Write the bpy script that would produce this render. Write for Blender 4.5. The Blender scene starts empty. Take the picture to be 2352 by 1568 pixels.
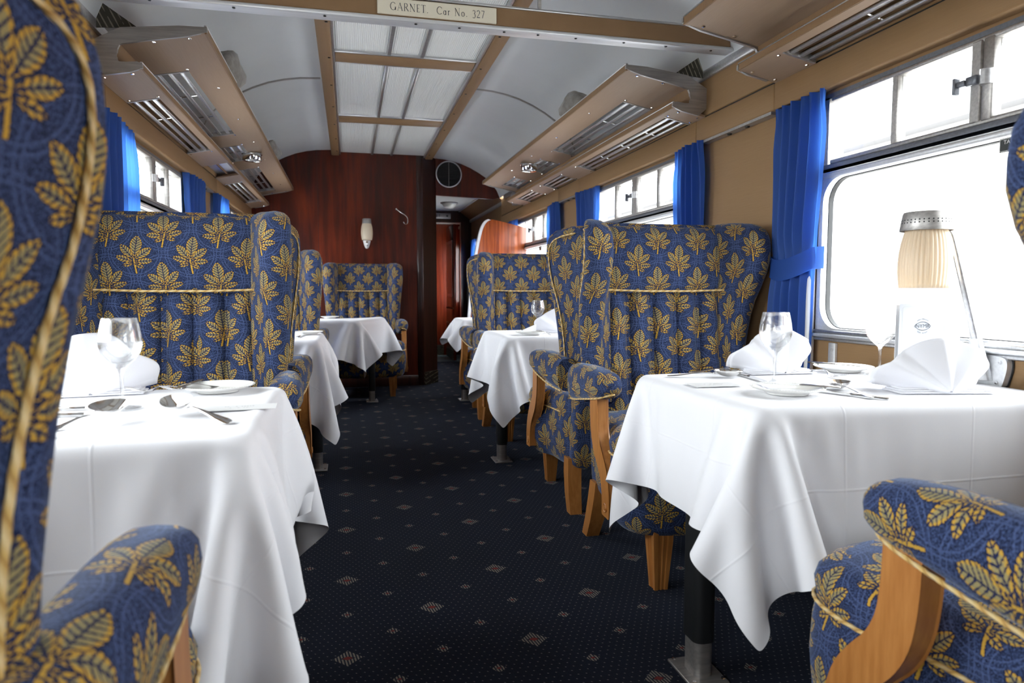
import bpy, bmesh, math, random
import numpy as np
from mathutils import Vector, Matrix, Euler

# ------------------------------------------------------------------ scene, camera, world, exposure
S = bpy.context.scene
COL = S.collection
PI = math.pi
random.seed(7)

cam_d = bpy.data.cameras.new('camera')
cam = bpy.data.objects.new('camera', cam_d)
COL.objects.link(cam)
S.camera = cam
cam_d.sensor_width = 36.0
cam_d.lens = 24.0
cam_d.clip_start = 0.02
cam_d.clip_end = 300
cam.location = (-0.33, 0.0, 1.0)
_x, _y = (801 - 1176) / 1568.0, (784 - 668) / 1568.0          # where the coach's length axis vanishes
_Yc = Vector((_x, _y, 1.0)).normalized()
_Zc = Vector((0.0, _Yc.z, -_Yc.y)).normalized()
_Xc = _Yc.cross(_Zc)
if _Xc.x < 0:
    _Xc = -_Xc
right = Vector((_Xc.x, _Yc.x, _Zc.x))
upv = Vector((_Xc.y, _Yc.y, _Zc.y))
fwd = Vector((_Xc.z, _Yc.z, _Zc.z))
cam.rotation_euler = Matrix((right, upv, -fwd)).transposed().to_euler()
cam_d.dof.use_dof = True
cam_d.dof.focus_distance = 2.55
cam_d.dof.aperture_fstop = 4.5

W = bpy.data.worlds.new('overcast_sky')
S.world = W
W.use_nodes = True
_bg = W.node_tree.nodes['Background']
_bg.inputs['Color'].default_value = (0.93, 0.96, 1.0, 1)
_bg.inputs['Strength'].default_value = 9.0

S.view_settings.view_transform = 'Standard'
S.view_settings.look = 'None'
S.view_settings.gamma = 1.0
S.view_settings.exposure = 0.92
S.view_settings.use_curve_mapping = False
S.cycles.max_bounces = 14
S.cycles.diffuse_bounces = 7
S.cycles.glossy_bounces = 5
S.cycles.transmission_bounces = 8
S.cycles.transparent_max_bounces = 24
S.cycles.caustics_reflective = False
S.cycles.caustics_refractive = False

WIN_Y = (-0.77, 1.55, 3.87, 6.19)      # window centres, one per bay
RX, LX = 1.36, -1.30                   # inner faces of the side walls
CX = 0.03                              # middle of the coach

# portals give off no light of their own: they only tell the renderer where sky light enters
def portal(x, y, z, sy, sz, rz):
    d = bpy.data.lights.new('window_daylight_portal', 'AREA')
    d.shape = 'RECTANGLE'; d.size = sy; d.size_y = sz
    d.cycles.is_portal = True; d.energy = 0.0
    o = bpy.data.objects.new('window_daylight_portal', d); COL.objects.link(o)
    o.location = (x, y, z); o.rotation_euler = (PI / 2, 0, rz)
for _y0 in WIN_Y:
    portal(RX + 0.07, _y0, 1.27, 1.24, 0.86, PI / 2)
    portal(LX - 0.07, _y0, 1.27, 1.24, 0.86, -PI / 2)

# ------------------------------------------------------------------ node helpers
class NG:
    def __init__(s, nt):
        s.nt = nt
    def n(s, t, **k):
        nd = s.nt.nodes.new(t)
        for a, b in k.items():
            setattr(nd, a, b)
        return nd
    def put(s, sock, v):
        if isinstance(v, bpy.types.NodeSocket):
            s.nt.links.new(v, sock)
        elif v is not None:
            if isinstance(v, tuple) and len(v) == 3 and sock.type == 'RGBA':
                v = v + (1,)
            sock.default_value = v
    def m(s, op, a, b=None, c=None, clamp=False):
        nd = s.n('ShaderNodeMath', operation=op, use_clamp=clamp)
        s.put(nd.inputs[0], a); s.put(nd.inputs[1], b); s.put(nd.inputs[2], c)
        return nd.outputs[0]
    def mix(s, f, a, b):
        nd = s.n('ShaderNodeMix', data_type='RGBA')
        s.put(nd.inputs[0], f); s.put(nd.inputs[6], a); s.put(nd.inputs[7], b)
        return nd.outputs[2]
    def noise(s, vec, scale, detail=2.0, rough=0.5, dist=0.0):
        nd = s.n('ShaderNodeTexNoise')
        s.put(nd.inputs['Vector'], vec)
        nd.inputs['Scale'].default_value = scale; nd.inputs['Detail'].default_value = detail
        nd.inputs['Roughness'].default_value = rough; nd.inputs['Distortion'].default_value = dist
        return nd.outputs[0]
    def mapping(s, vec, scale=(1, 1, 1), loc=(0, 0, 0), rot=(0, 0, 0)):
        nd = s.n('ShaderNodeMapping')
        s.put(nd.inputs[0], vec); nd.inputs[1].default_value = loc
        nd.inputs[2].default_value = rot; nd.inputs[3].default_value = scale
        return nd.outputs[0]
    def sep(s, v):
        nd = s.n('ShaderNodeSeparateXYZ'); s.put(nd.inputs[0], v); return nd.outputs
    def ramp(s, f, stops):
        nd = s.n('ShaderNodeValToRGB'); s.put(nd.inputs[0], f)
        e = nd.color_ramp.elements
        while len(e) < len(stops):
            e.new(0.5)
        for i, (p, c) in enumerate(stops):
            e[i].position = p; e[i].color = tuple(c) + (1,) if len(c) == 3 else c
        return nd.outputs[0]
    def bump(s, h, strength, dist=0.001):
        nd = s.n('ShaderNodeBump'); s.put(nd.inputs['Height'], h)
        nd.inputs['Strength'].default_value = strength; nd.inputs['Distance'].default_value = dist
        return nd.outputs[0]
    def obj(s):
        return s.n('ShaderNodeTexCoord').outputs['Object']
    def uv(s):
        return s.n('ShaderNodeTexCoord').outputs['UV']
    def pos(s):
        return s.n('ShaderNodeNewGeometry').outputs['Position']

MATS = {}
def mat(name, col=(0.5, 0.5, 0.5), rough=0.5, metal=0.0, spec=0.5, coat=0.0, sheen=0.0, build=None):
    m = bpy.data.materials.new(name); m.use_nodes = True
    g = NG(m.node_tree)
    b = m.node_tree.nodes['Principled BSDF']
    b.inputs['Base Color'].default_value = tuple(col) + (1,)
    b.inputs['Roughness'].default_value = rough
    b.inputs['Metallic'].default_value = metal
    b.inputs['Specular IOR Level'].default_value = spec
    b.inputs['Coat Weight'].default_value = coat
    b.inputs['Coat Roughness'].default_value = 0.12
    b.inputs['Sheen Weight'].default_value = sheen
    b.inputs['Sheen Roughness'].default_value = 0.4
    if build:
        build(g, b)
    MATS[name] = m
    return m

def grain(c1, c2, scale=(1, 1, 1), sc=6.0, bump=0.0, rough=None, detail=4, world=False):
    def f(g, b):
        v = g.mapping(g.pos() if world else g.obj(), scale)
        n = g.noise(v, sc, detail, 0.6)
        g.put(b.inputs['Base Color'], g.ramp(n, [(0.3, c1), (0.7, c2)]))
        if bump:
            g.put(b.inputs['Normal'], g.bump(n, bump))
        if rough:
            g.put(b.inputs['Roughness'], g.m('MULTIPLY_ADD', n, rough[1] - rough[0], rough[0]))
    return f

# ---- upholstery: blue moquette with gold horse-chestnut leaves in staggered rows
def leaf_group():
    gr = bpy.data.node_groups.new('leaf_motif', 'ShaderNodeTree')
    for nm in ('X', 'Y'):
        gr.interface.new_socket(nm, in_out='INPUT', socket_type='NodeSocketFloat')
    for nm in ('D', 'V', 'R'):
        gr.interface.new_socket(nm, in_out='OUTPUT', socket_type='NodeSocketFloat')
    g = NG(gr)
    i = g.n('NodeGroupInput'); o = g.n('NodeGroupOutput')
    ax, y = g.m('ABSOLUTE', i.outputs[0]), i.outputs[1]
    Ds, Vs = [], []
    for ang, L, w, rx, ry in ((90, 0.078, 0.0185, 0, -0.018), (43, 0.068, 0.0130, 0, -0.024),
                              (11, 0.060, 0.0098, 0, -0.032), (-17, 0.036, 0.0068, 0, -0.038)):
        c, s_ = math.cos(math.radians(ang)), math.sin(math.radians(ang))
        dx = g.m('SUBTRACT', ax, rx); dy = g.m('SUBTRACT', y, ry)
        du = g.m('ADD', g.m('MULTIPLY', dx, c), g.m('MULTIPLY', dy, s_))
        sv = g.m('SUBTRACT', g.m('MULTIPLY', dy, c), g.m('MULTIPLY', dx, s_))
        dv = g.m('ABSOLUTE', sv)
        t = g.m('DIVIDE', du, L, clamp=True)
        t = g.m('POWER', t, 1.25)
        q = g.m('MULTIPLY_ADD', t, 2.0, -1.0)
        wd = g.m('MULTIPLY', g.m('SUBTRACT', 1.0, g.m('MULTIPLY', q, q)), w)
        D = g.m('SUBTRACT', g.m('SUBTRACT', wd, dv), g.m('MAXIMUM', g.m('MAXIMUM', g.m('MULTIPLY', du, -1.0), g.m('SUBTRACT', du, L)), 0.0))
        st = g.m('FRACT', g.m('DIVIDE', g.m('SUBTRACT', du, g.m('MULTIPLY', dv, 0.75)), 0.0092))
        vein = g.m('MAXIMUM', g.m('LESS_THAN', st, 0.30), g.m('LESS_THAN', dv, 0.0013))
        Ds.append(D); Vs.append(g.m('MULTIPLY', vein, g.m('GREATER_THAN', D, 0.0)))
    # stalk
    stx = g.m('ABSOLUTE', g.m('SUBTRACT', i.outputs[0], g.m('MULTIPLY', g.m('ADD', y, 0.026), -0.28)))
    std = g.m('SUBTRACT', 0.0026, g.m('MAXIMUM', stx, g.m('SUBTRACT', g.m('ABSOLUTE', g.m('ADD', y, 0.044)), 0.024)))
    D = std
    for d in Ds:
        D = g.m('MAXIMUM', D, d)
    V = Vs[0]
    for v in Vs[1:]:
        V = g.m('MAXIMUM', V, v)
    g.put(o.inputs[0], D); g.put(o.inputs[1], V)
    r = g.m('SQRT', g.m('ADD', g.m('MULTIPLY', i.outputs[0], i.outputs[0]), g.m('MULTIPLY', y, y)))
    g.put(o.inputs[2], r)
    return gr
LEAF = leaf_group()

def fabric(g, b):
    uv = g.uv()
    jit = g.n('ShaderNodeTexNoise'); g.put(jit.inputs['Vector'], uv); jit.inputs['Scale'].default_value = 420; jit.inputs['Detail'].default_value = 0
    off = g.n('ShaderNodeVectorMath', operation='MULTIPLY_ADD')
    g.put(off.inputs[0], jit.outputs[1]); off.inputs[1].default_value = (0.0034,) * 3; g.put(off.inputs[2], uv)
    s = g.sep(off.outputs[0])
    PX, PY = 0.176, 0.178
    res = []
    for ox, oy, sgn in ((0, 0, 1), (0.5, 0.5, -1)):
        x = g.m('MULTIPLY', g.m('SUBTRACT', g.m('FRACT', g.m('MULTIPLY_ADD', s[0], 1 / PX, ox)), 0.5), PX * sgn)
        y = g.m('MULTIPLY', g.m('SUBTRACT', g.m('FRACT', g.m('MULTIPLY_ADD', s[1], 1 / PY, oy)), 0.5), PY)
        tilt = g.m('MULTIPLY_ADD', y, -0.12, x)
        y2 = g.m('MULTIPLY_ADD', x, 0.12, y)
        nd = g.n('ShaderNodeGroup'); nd.node_tree = LEAF
        g.put(nd.inputs[0], tilt); g.put(nd.inputs[1], y2)
        res.append(nd.outputs)
    D = g.m('MAXIMUM', res[0][0], res[1][0])
    V = g.m('MAXIMUM', res[0][1], res[1][1])
    n1 = g.noise(uv, 360, 1.0, 0.5)
    worm = g.m('MAXIMUM', g.m('LESS_THAN', g.m('ABSOLUTE', g.m('SUBTRACT', n1, 0.45)), 0.022), g.m('GREATER_THAN', n1, 0.56))
    n2 = g.noise(uv, 9, 2)
    ring = None
    for r in res:
        for rad in (0.074, 0.083):
            k = g.m('LESS_THAN', g.m('ABSOLUTE', g.m('SUBTRACT', r[2], rad)), 0.0011)
            ring = k if ring is None else g.m('MAXIMUM', ring, k)
    blue = g.mix(g.m('MULTIPLY', worm, 0.92), (0.0070, 0.0092, 0.028), (0.060, 0.092, 0.208))
    blue = g.mix(g.m('MULTIPLY', ring, 0.6), blue, (0.085, 0.122, 0.26))
    edge = g.m('MULTIPLY_ADD', n1, 0.0085, 0.0002)
    gold = g.mix(g.m('GREATER_THAN', D, edge), (0.50, 0.295, 0.042), (0.29, 0.24, 0.108))
    leaf = g.mix(V, gold, (0.013, 0.018, 0.058))
    outl = g.mix(g.m('GREATER_THAN', D, -0.0016), blue, (0.010, 0.014, 0.045))
    colr = g.mix(g.m('GREATER_THAN', D, 0.0), outl, leaf)
    g.put(b.inputs['Base Color'], colr)
    g.put(b.inputs['Normal'], g.bump(g.noise(uv, 620, 1.0), 0.35, 0.0012))
mat('moquette', rough=0.9, spec=0.15, sheen=0.24, build=fabric)
MATS['moquette'].node_tree.nodes['Principled BSDF'].inputs['Sheen Tint'].default_value = (0.62, 0.75, 1.0, 1)

def rope_mat(g, b):
    s = g.sep(g.uv())
    f = g.m('FRACT', g.m('MULTIPLY_ADD', s[1], 1 / 0.018, g.m('MULTIPLY', s[0], 3.0)))
    g.put(b.inputs['Base Color'], g.ramp(f, [(0.0, (0.33, 0.17, 0.03)), (0.22, (0.62, 0.40, 0.12)), (0.55, (0.74, 0.58, 0.30)), (1.0, (0.50, 0.29, 0.07))]))
    g.put(b.inputs['Normal'], g.bump(g.noise(g.uv(), 900, 1), 0.3))
mat('gold_cord', rough=0.6, sheen=0.2, build=rope_mat)
mat('beech', rough=0.38, coat=0.25, build=grain((0.36, 0.135, 0.030), (0.50, 0.215, 0.058), (14, 14, 1.6), 5))
mat('linen', (0.82, 0.82, 0.85), 0.75, spec=0.2, sheen=0.15)
def linen(g, b):
    s = g.sep(g.uv())
    h = None
    for k in (0, 1):
        f = g.m('ABSOLUTE', g.m('SUBTRACT', g.m('FRACT', g.m('MULTIPLY', s[k], 1 / 0.345)), 0.5))
        e = g.m('SUBTRACT', 1.0, g.m('DIVIDE', f, 0.012), clamp=True)
        h = e if h is None else g.m('ADD', h, e)
    hem = g.noise(g.uv(), 700, 1)
    g.put(b.inputs['Normal'], g.bump(g.m('ADD', h, g.m('MULTIPLY', hem, 0.22)), 0.28, 0.0025))
linen(NG(MATS['linen'].node_tree), MATS['linen'].node_tree.nodes['Principled BSDF'])
mat('napkin_linen', (0.78, 0.78, 0.815), 0.7, spec=0.2, build=lambda g, b: g.put(b.inputs['Normal'], g.bump(g.noise(g.obj(), 900, 1), 0.15)))

def mahogany(g, b):
    v = g.mapping(g.pos(), (16, 16, 1.0))
    n = g.noise(v, 1.2, 5, 0.62, 0.6)
    v2 = g.mapping(g.pos(), (2.2, 2.2, 0.55))
    n2 = g.noise(v2, 1.7, 3, 0.5, 0.8)
    f = g.m('MULTIPLY_ADD', n2, 0.55, g.m('MULTIPLY', n, 0.6))
    g.put(b.inputs['Base Color'], g.ramp(f, [(0.38, (0.020, 0.0045, 0.0030)), (0.56, (0.068, 0.0095, 0.0038)), (0.80, (0.175, 0.025, 0.006))]))
mat('mahogany', rough=0.30, spec=0.35, coat=0.15, build=mahogany)
mat('dark_mahogany', rough=0.3, coat=0.3, build=grain((0.018, 0.006, 0.005), (0.05, 0.014, 0.009), (14, 14, 1), 2, world=True))
mat('red_mahogany', rough=0.25, coat=0.4, build=grain((0.085, 0.010, 0.004), (0.21, 0.030, 0.009), (14, 14, 1), 2, world=True))
mat('orange_mahogany', rough=0.22, coat=0.5, build=grain((0.13, 0.022, 0.006), (0.44, 0.10, 0.020), (22, 22, 0.8), 1.6, detail=5, world=True))
mat('tan_wall', rough=0.6, spec=0.3, build=grain((0.290, 0.172, 0.080), (0.315, 0.190, 0.091), (1, 1, 30), 8, world=True))
mat('tan_rack', rough=0.5, spec=0.35, build=grain((0.335, 0.232, 0.155), (0.370, 0.258, 0.176), (40, 1, 1), 8, world=True))
mat('tan_rail', rough=0.5, spec=0.4, build=grain((0.24, 0.142, 0.069), (0.268, 0.160, 0.080), (1, 30, 1), 8, world=True))
mat('ceiling_paint', rough=0.55, spec=0.3, build=grain((0.62, 0.64, 0.66), (0.65, 0.67, 0.69), (1, 1, 1), 3, world=True))
def ribbed(g, b):
    s = g.sep(g.pos())
    h = g.m('SINE', g.m('MULTIPLY', s[0], 2 * PI / 0.0105))
    g.put(b.inputs['Normal'], g.bump(h, 0.6, 0.002))
    g.put(b.inputs['Base Color'], g.mix(g.noise(g.mapping(g.pos(), (2, .7, 1)), 2, 2), (0.74, 0.75, 0.74), (0.82, 0.83, 0.82)))
mat('ribbed_diffuser', rough=0.3, build=ribbed)
def brushed(c1, c2, r, metal=0.9, sc=(3, 40, 40)):
    def f(g, b):
        n = g.noise(g.mapping(g.pos(), sc), 3, 3)
        g.put(b.inputs['Base Color'], g.ramp(n, [(0.3, c1), (0.7, c2)]))
        g.put(b.inputs['Roughness'], g.m('MULTIPLY_ADD', n, 0.15, r))
        b.inputs['Metallic'].default_value = metal
    return f
mat('aluminium', build=brushed((0.55, 0.55, 0.56), (0.70, 0.70, 0.71), 0.26))
mat('dull_aluminium', build=brushed((0.36, 0.345, 0.33), (0.50, 0.48, 0.46), 0.38, 0.8))
mat('grey_frame', build=brushed((0.15, 0.16, 0.185), (0.20, 0.21, 0.24), 0.4, 0.4))
mat('pale_aluminium', build=brushed((0.70, 0.71, 0.73), (0.80, 0.81, 0.83), 0.36, 0.55))
mat('chrome', (0.78, 0.78, 0.78), 0.09, 1.0)
mat('silver_plate', (0.80, 0.79, 0.77), 0.14, 1.0)
mat('black_metal', (0.012, 0.013, 0.014), 0.4)
mat('black_rubber', (0.01, 0.01, 0.011), 0.6)
mat('white_plastic', (0.80, 0.80, 0.79), 0.35)
mat('porcelain', (0.84, 0.835, 0.80), 0.12, spec=0.6, coat=0.3)
mat('paper', (0.70, 0.70, 0.70), 0.7)
mat('grey_card', (0.50, 0.52, 0.56), 0.6)
mat('ink', (0.035, 0.04, 0.05), 0.6)
mat('pale_ink', (0.42, 0.43, 0.44), 0.6)
mat('ivory_plate', (0.80, 0.74, 0.60), 0.35)
mat('sign_black', (0.02, 0.024, 0.022), 0.4)
mat('sign_white', (0.85, 0.85, 0.82), 0.5)
mat('grey_blanket', rough=0.95, sheen=0.3, build=grain((0.20, 0.185, 0.17), (0.33, 0.31, 0.285), (1, 1, 1), 30, bump=0.4))
mat('teal_vinyl', (0.05, 0.12, 0.14), 0.5)

def thin_glass(name, tint, edge):
    m = bpy.data.materials.new(name); m.use_nodes = True
    nt = m.node_tree; g = NG(nt)
    nt.nodes.remove(nt.nodes['Principled BSDF'])
    out = nt.nodes['Material Output']
    tr = g.n('ShaderNodeBsdfTransparent'); tr.inputs[0].default_value = tint + (1,)
    gl = g.n('ShaderNodeBsdfGlossy'); gl.inputs['Roughness'].default_value = 0.015
    lw = g.n('ShaderNodeLayerWeight'); lw.inputs[0].default_value = 0.5
    f = g.m('MULTIPLY_ADD', g.m('POWER', lw.outputs['Facing'], 4.0), edge, 0.035, clamp=True)
    mx = g.n('ShaderNodeMixShader')
    g.put(mx.inputs[0], f); g.put(mx.inputs[1], tr.outputs[0]); g.put(mx.inputs[2], gl.outputs[0])
    g.put(out.inputs[0], mx.outputs[0])
    MATS[name] = m
thin_glass('window_glass', (0.97, 0.985, 0.98), 0.5)
thin_glass('drinking_glass', (0.965, 0.97, 0.97), 0.95)
def real_glass(m):
    nt = m.node_tree; g = NG(nt); out = nt.nodes['Material Output']
    old = out.inputs[0].links[0].from_socket
    gl = g.n('ShaderNodeBsdfGlass'); gl.inputs['IOR'].default_value = 1.5; gl.inputs['Roughness'].default_value = 0.0
    mx = g.n('ShaderNodeMixShader'); mx.inputs[0].default_value = 0.28
    g.put(mx.inputs[1], old); g.put(mx.inputs[2], gl.outputs[0]); g.put(out.inputs[0], mx.outputs[0])
real_glass(MATS['drinking_glass'])

def translucent(name, col, tcol, f, rough=0.8, bump=None):
    m = bpy.data.materials.new(name); m.use_nodes = True
    nt = m.node_tree; g = NG(nt); b = nt.nodes['Principled BSDF']
    b.inputs['Base Color'].default_value = col + (1,); b.inputs['Roughness'].default_value = rough
    t = g.n('ShaderNodeBsdfTranslucent'); t.inputs[0].default_value = tcol + (1,)
    mx = g.n('ShaderNodeMixShader'); mx.inputs[0].default_value = f
    g.put(mx.inputs[1], b.outputs[0]); g.put(mx.inputs[2], t.outputs[0])
    g.put(nt.nodes['Material Output'].inputs[0], mx.outputs[0])
    if bump:
        nb = g.bump(g.noise(g.obj(), bump, 2), 0.2)
        g.put(b.inputs['Normal'], nb)
    MATS[name] = m
translucent('blue_curtain', (0.035, 0.115, 0.41), (0.06, 0.22, 0.76), 0.45, 0.65, 120)
translucent('lamp_shade', (0.86, 0.78, 0.64), (0.95, 0.82, 0.62), 0.45, 0.3)

def treadplate(g, b):
    v = g.mapping(g.pos(), (1, 1, 1), rot=(0.3, 0.2, 0.78))
    w = g.n('ShaderNodeTexBrick'); g.put(w.inputs['Vector'], v)
    w.inputs['Scale'].default_value = 26; w.inputs['Mortar Size'].default_value = 0.03
    h = g.m('SINE', g.m('MULTIPLY', g.sep(v)[0], 420.0))
    c = g.m('GREATER_THAN', g.m('MULTIPLY', h, g.noise(v, 30, 1)), 0.38)
    g.put(b.inputs['Base Color'], g.mix(c, (0.07, 0.065, 0.05), (0.30, 0.28, 0.22)))
    g.put(b.inputs['Normal'], g.bump(c, 0.5, 0.002))
mat('tread_plate', rough=0.4, metal=0.7, build=treadplate)

def carpet(g, b):
    s = g.sep(g.pos())
    x = g.m('ADD', s[0], 0.3563); y = g.m('SUBTRACT', s[1], 2.8849)
    det = 0.2607 * 0.5173 - 0.00896 * 0.00329
    u = g.m('DIVIDE', g.m('MULTIPLY_ADD', x, 0.5173, g.m('MULTIPLY', y, 0.00329)), det)
    v = g.m('DIVIDE', g.m('MULTIPLY_ADD', y, 0.2607, g.m('MULTIPLY', x, 0.00896)), det)
    def cell(pu, pv, ou, ov):
        a = g.m('MULTIPLY', g.m('SUBTRACT', g.m('FRACT', g.m('MULTIPLY_ADD', u, 1 / pu, 0.5 + ou)), 0.5), pu * 0.2607)
        c = g.m('MULTIPLY', g.m('SUBTRACT', g.m('FRACT', g.m('MULTIPLY_ADD', v, 1 / pv, 0.5 + ov)), 0.5), pv * 0.5173)
        return a, c
    colr = g.mix(g.noise(g.pos(), 500, 1), (0.0060, 0.0072, 0.0140), (0.0115, 0.0140, 0.025))
    # pin dots
    dot = None
    for o in (0, 0.5):
        a, c = cell(1 / 12, 1 / 13, o, o)
        k = g.m('LESS_THAN', g.m('ADD', g.m('MULTIPLY', g.m('ABSOLUTE', a), 0.62), g.m('ABSOLUTE', g.m('ADD', c, g.m('MULTIPLY', a, 0.4)))), 0.0017)
        dot = k if dot is None else g.m('MAXIMUM', dot, k)
    colr = g.mix(g.m('MULTIPLY', dot, 0.8), colr, (0.26, 0.26, 0.27))
    for pu, pv, offs, rad, red in ((1.0, 0.5, ((0, 0), (0.5, 0.5)), 0.020, 0.005), (2.0, 1.0, ((0, 0), (0.5, 0.5)), 0.040, 0.010)):
        for ou, ov in offs:
            a, c = cell(pu, pv, ou, ov)
            aa, ac = g.m('ABSOLUTE', a), g.m('ABSOLUTE', c)
            d = g.m('ADD', aa, ac)
            ins = g.m('LESS_THAN', d, rad)
            st = g.m('GREATER_THAN', g.m('SINE', g.m('MULTIPLY', g.m('ADD', a, g.m('MULTIPLY', c, 0.15)), 2 * PI / 0.0085)), -0.1)
            st = g.m('MULTIPLY', st, g.m('GREATER_THAN', ac, g.m('MULTIPLY', g.m('SUBTRACT', rad * 0.55, aa), 0.45)))
            k = g.m('MULTIPLY', ins, st)
            # clear the ground under the motif first
            colr = g.mix(ins, colr, (0.011, 0.013, 0.026))
            colr = g.mix(g.m('MULTIPLY', k, 0.7), colr, (0.38, 0.34, 0.27))
            rd = g.m('LESS_THAN', g.m('ADD', g.m('MULTIPLY', aa, 0.7), ac), red)
            colr = g.mix(rd, colr, (0.22, 0.035, 0.025))
    wear = g.noise(g.mapping(g.pos(), (1.6, 0.9, 1)), 1.6, 3)
    colr = g.mix(g.m('MULTIPLY', g.m('GREATER_THAN', wear, 0.0), g.m('MULTIPLY_ADD', wear, 0.9, -0.28, clamp=True)), colr, (0.010, 0.010, 0.011))
    g.put(b.inputs['Base Color'], colr)
    g.put(b.inputs['Normal'], g.bump(g.noise(g.pos(), 700, 1), 0.4, 0.002))
mat('carpet', rough=0.95, spec=0.1, sheen=0.10, build=carpet)
MATS['carpet'].node_tree.nodes['Principled BSDF'].inputs['Sheen Tint'].default_value = (0.5, 0.62, 0.9, 1)
mat('platform_paving', rough=0.9, build=grain((0.42, 0.41, 0.39), (0.52, 0.51, 0.49), (1, 1, 1), 2, world=True))
mat('far_brick', rough=0.9, build=grain((0.40, 0.16, 0.12), (0.52, 0.25, 0.19), (1, 1, 12), 2, world=True))
mat('far_render', rough=0.9, build=grain((0.60, 0.58, 0.54), (0.68, 0.66, 0.62), (1, 1, 1), 2, world=True))
mat('far_slate', (0.13, 0.13, 0.14), 0.8)
mat('dark_void', (0.010, 0.010, 0.010), 0.9)
mat('opal_glass', (0.82, 0.83, 0.82), 0.2)

# ------------------------------------------------------------------ mesh helpers
class MB:
    """collects shapes, then links them as one mesh object"""
    def __init__(s):
        s.v, s.f, s.uv = [], [], []
    def add(s, vs, fs, uvs=None):
        o = len(s.v)
        s.v += [tuple(p) for p in vs]
        for k, f in enumerate(fs):
            s.f.append(tuple(i + o for i in f))
            s.uv.append(uvs[k] if uvs else None)
        return s
    def box(s, c, d, b=0.0, rot=None):
        hx, hy, hz = d[0] / 2, d[1] / 2, d[2] / 2
        if b <= 0:
            vs = [(x * hx, y * hy, z * hz) for x in (-1, 1) for y in (-1, 1) for z in (-1, 1)]
            fs = [(0, 1, 3, 2), (4, 6, 7, 5), (0, 4, 5, 1), (2, 3, 7, 6), (0, 2, 6, 4), (1, 5, 7, 3)]
        else:
            b = min(b, hx * .95, hy * .95, hz * .95)
            vs, idx = [], {}
            for x in (-1, 1):
                for y in (-1, 1):
                    for z in (-1, 1):
                        for a in range(3):
                            p = [x * (hx - b), y * (hy - b), z * (hz - b)]
                            p[a] = (x * hx, y * hy, z * hz)[a]
                            idx[(x, y, z, a)] = len(vs); vs.append(tuple(p))
            fs = []
            I = idx
            for a in range(3):
                o1, o2 = (a + 1) % 3, (a + 2) % 3
                for sgn in (-1, 1):
                    q = []
                    for u, w in ((-1, -1), (1, -1), (1, 1), (-1, 1)):
                        k = [0, 0, 0]; k[a] = sgn; k[o1] = u; k[o2] = w
                        q.append(I[(k[0], k[1], k[2], a)])
                    fs.append(tuple(q if sgn > 0 else q[::-1]))
            for a in range(3):          # edges parallel to axis a
                o1, o2 = (a + 1) % 3, (a + 2) % 3
                for u in (-1, 1):
                    for w in (-1, 1):
                        q = []
                        for sgn, ax in ((-1, o1), (1, o1), (1, o2), (-1, o2)):
                            k = [0, 0, 0]; k[a] = sgn; k[o1] = u; k[o2] = w
                            q.append(I[(k[0], k[1], k[2], ax)])
                        fs.append(tuple(q if u * w < 0 else q[::-1]))
            for x in (-1, 1):
                for y in (-1, 1):
                    for z in (-1, 1):
                        q = [I[(x, y, z, a)] for a in range(3)]
                        fs.append(tuple(q if x * y * z > 0 else q[::-1]))
        if rot is not None:
            R = Euler(rot).to_matrix()
            vs = [R @ Vector(p) for p in vs]
        return s.add([(p[0] + c[0], p[1] + c[1], p[2] + c[2]) for p in vs], fs)
    def span(s, a, b_, bev=0.0):
        return s.box([(a[i] + b_[i]) / 2 for i in range(3)], [abs(b_[i] - a[i]) for i in range(3)], bev)
    def loft(s, rings, closed=True, cap0=False, cap1=False, uv=True, loop=False, uvs=1.0):
        n = len(rings[0]); m = len(rings)
        R = np.array(rings, float)
        vs = R.reshape(-1, 3)
        mid = R[m // 2]
        du = np.linalg.norm(np.diff(np.vstack([mid, mid[:1]]), axis=0), axis=1)
        U = np.concatenate([[0], np.cumsum(du)]) * uvs
        dvv = np.linalg.norm(np.diff(R, axis=0), axis=2).mean(1)
        V = np.concatenate([[0], np.cumsum(dvv)]) * uvs
        fs, us = [], []
        nn = n if closed else n - 1
        mm = m if loop else m - 1
        for j in range(mm):
            for i in range(nn):
                k = (i + 1) % n; j2 = (j + 1) % m
                fs.append((j * n + i, j * n + k, j2 * n + k, j2 * n + i))
                v1 = V[j + 1] if j + 1 < m else V[j] + 0.01
                us.append([(U[i], V[j]), (U[i + 1], V[j]), (U[i + 1], v1), (U[i], v1)])
        o = len(s.v)
        s.add(vs, fs, us if uv else None)
        for cap, base, rev in ((cap0, 0, True), (cap1, (m - 1) * n, False)):
            if cap:
                q = [o + base + i for i in range(n)]
                s.f.append(tuple(q[::-1] if rev else q)); s.uv.append(None)
        return s
    def tube(s, path, r, n=8, cap=True, closed=False):
        P = [Vector(p) for p in path]
        rs = r if isinstance(r, (list, tuple)) else [r] * len(P)
        rings = []
        t0 = None; nrm = None
        for i, p in enumerate(P):
            a = P[i - 1] if (i > 0 or closed) else P[i]
            b_ = P[(i + 1) % len(P)] if (i < len(P) - 1 or closed) else P[i]
            t = (b_ - a).normalized()
            if nrm is None:
                h = Vector((0, 0, 1)) if abs(t.z) < .9 else Vector((1, 0, 0))
                nrm = (h - t * h.dot(t)).normalized()
            else:
                nrm = (nrm - t * nrm.dot(t)).normalized()
            bn = t.cross(nrm)
            rings.append([p + (nrm * math.cos(2 * PI * k / n) + bn * math.sin(2 * PI * k / n)) * rs[i] for k in range(n)])
        return s.loft(rings, True, cap and not closed, cap and not closed, True, closed)
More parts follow.
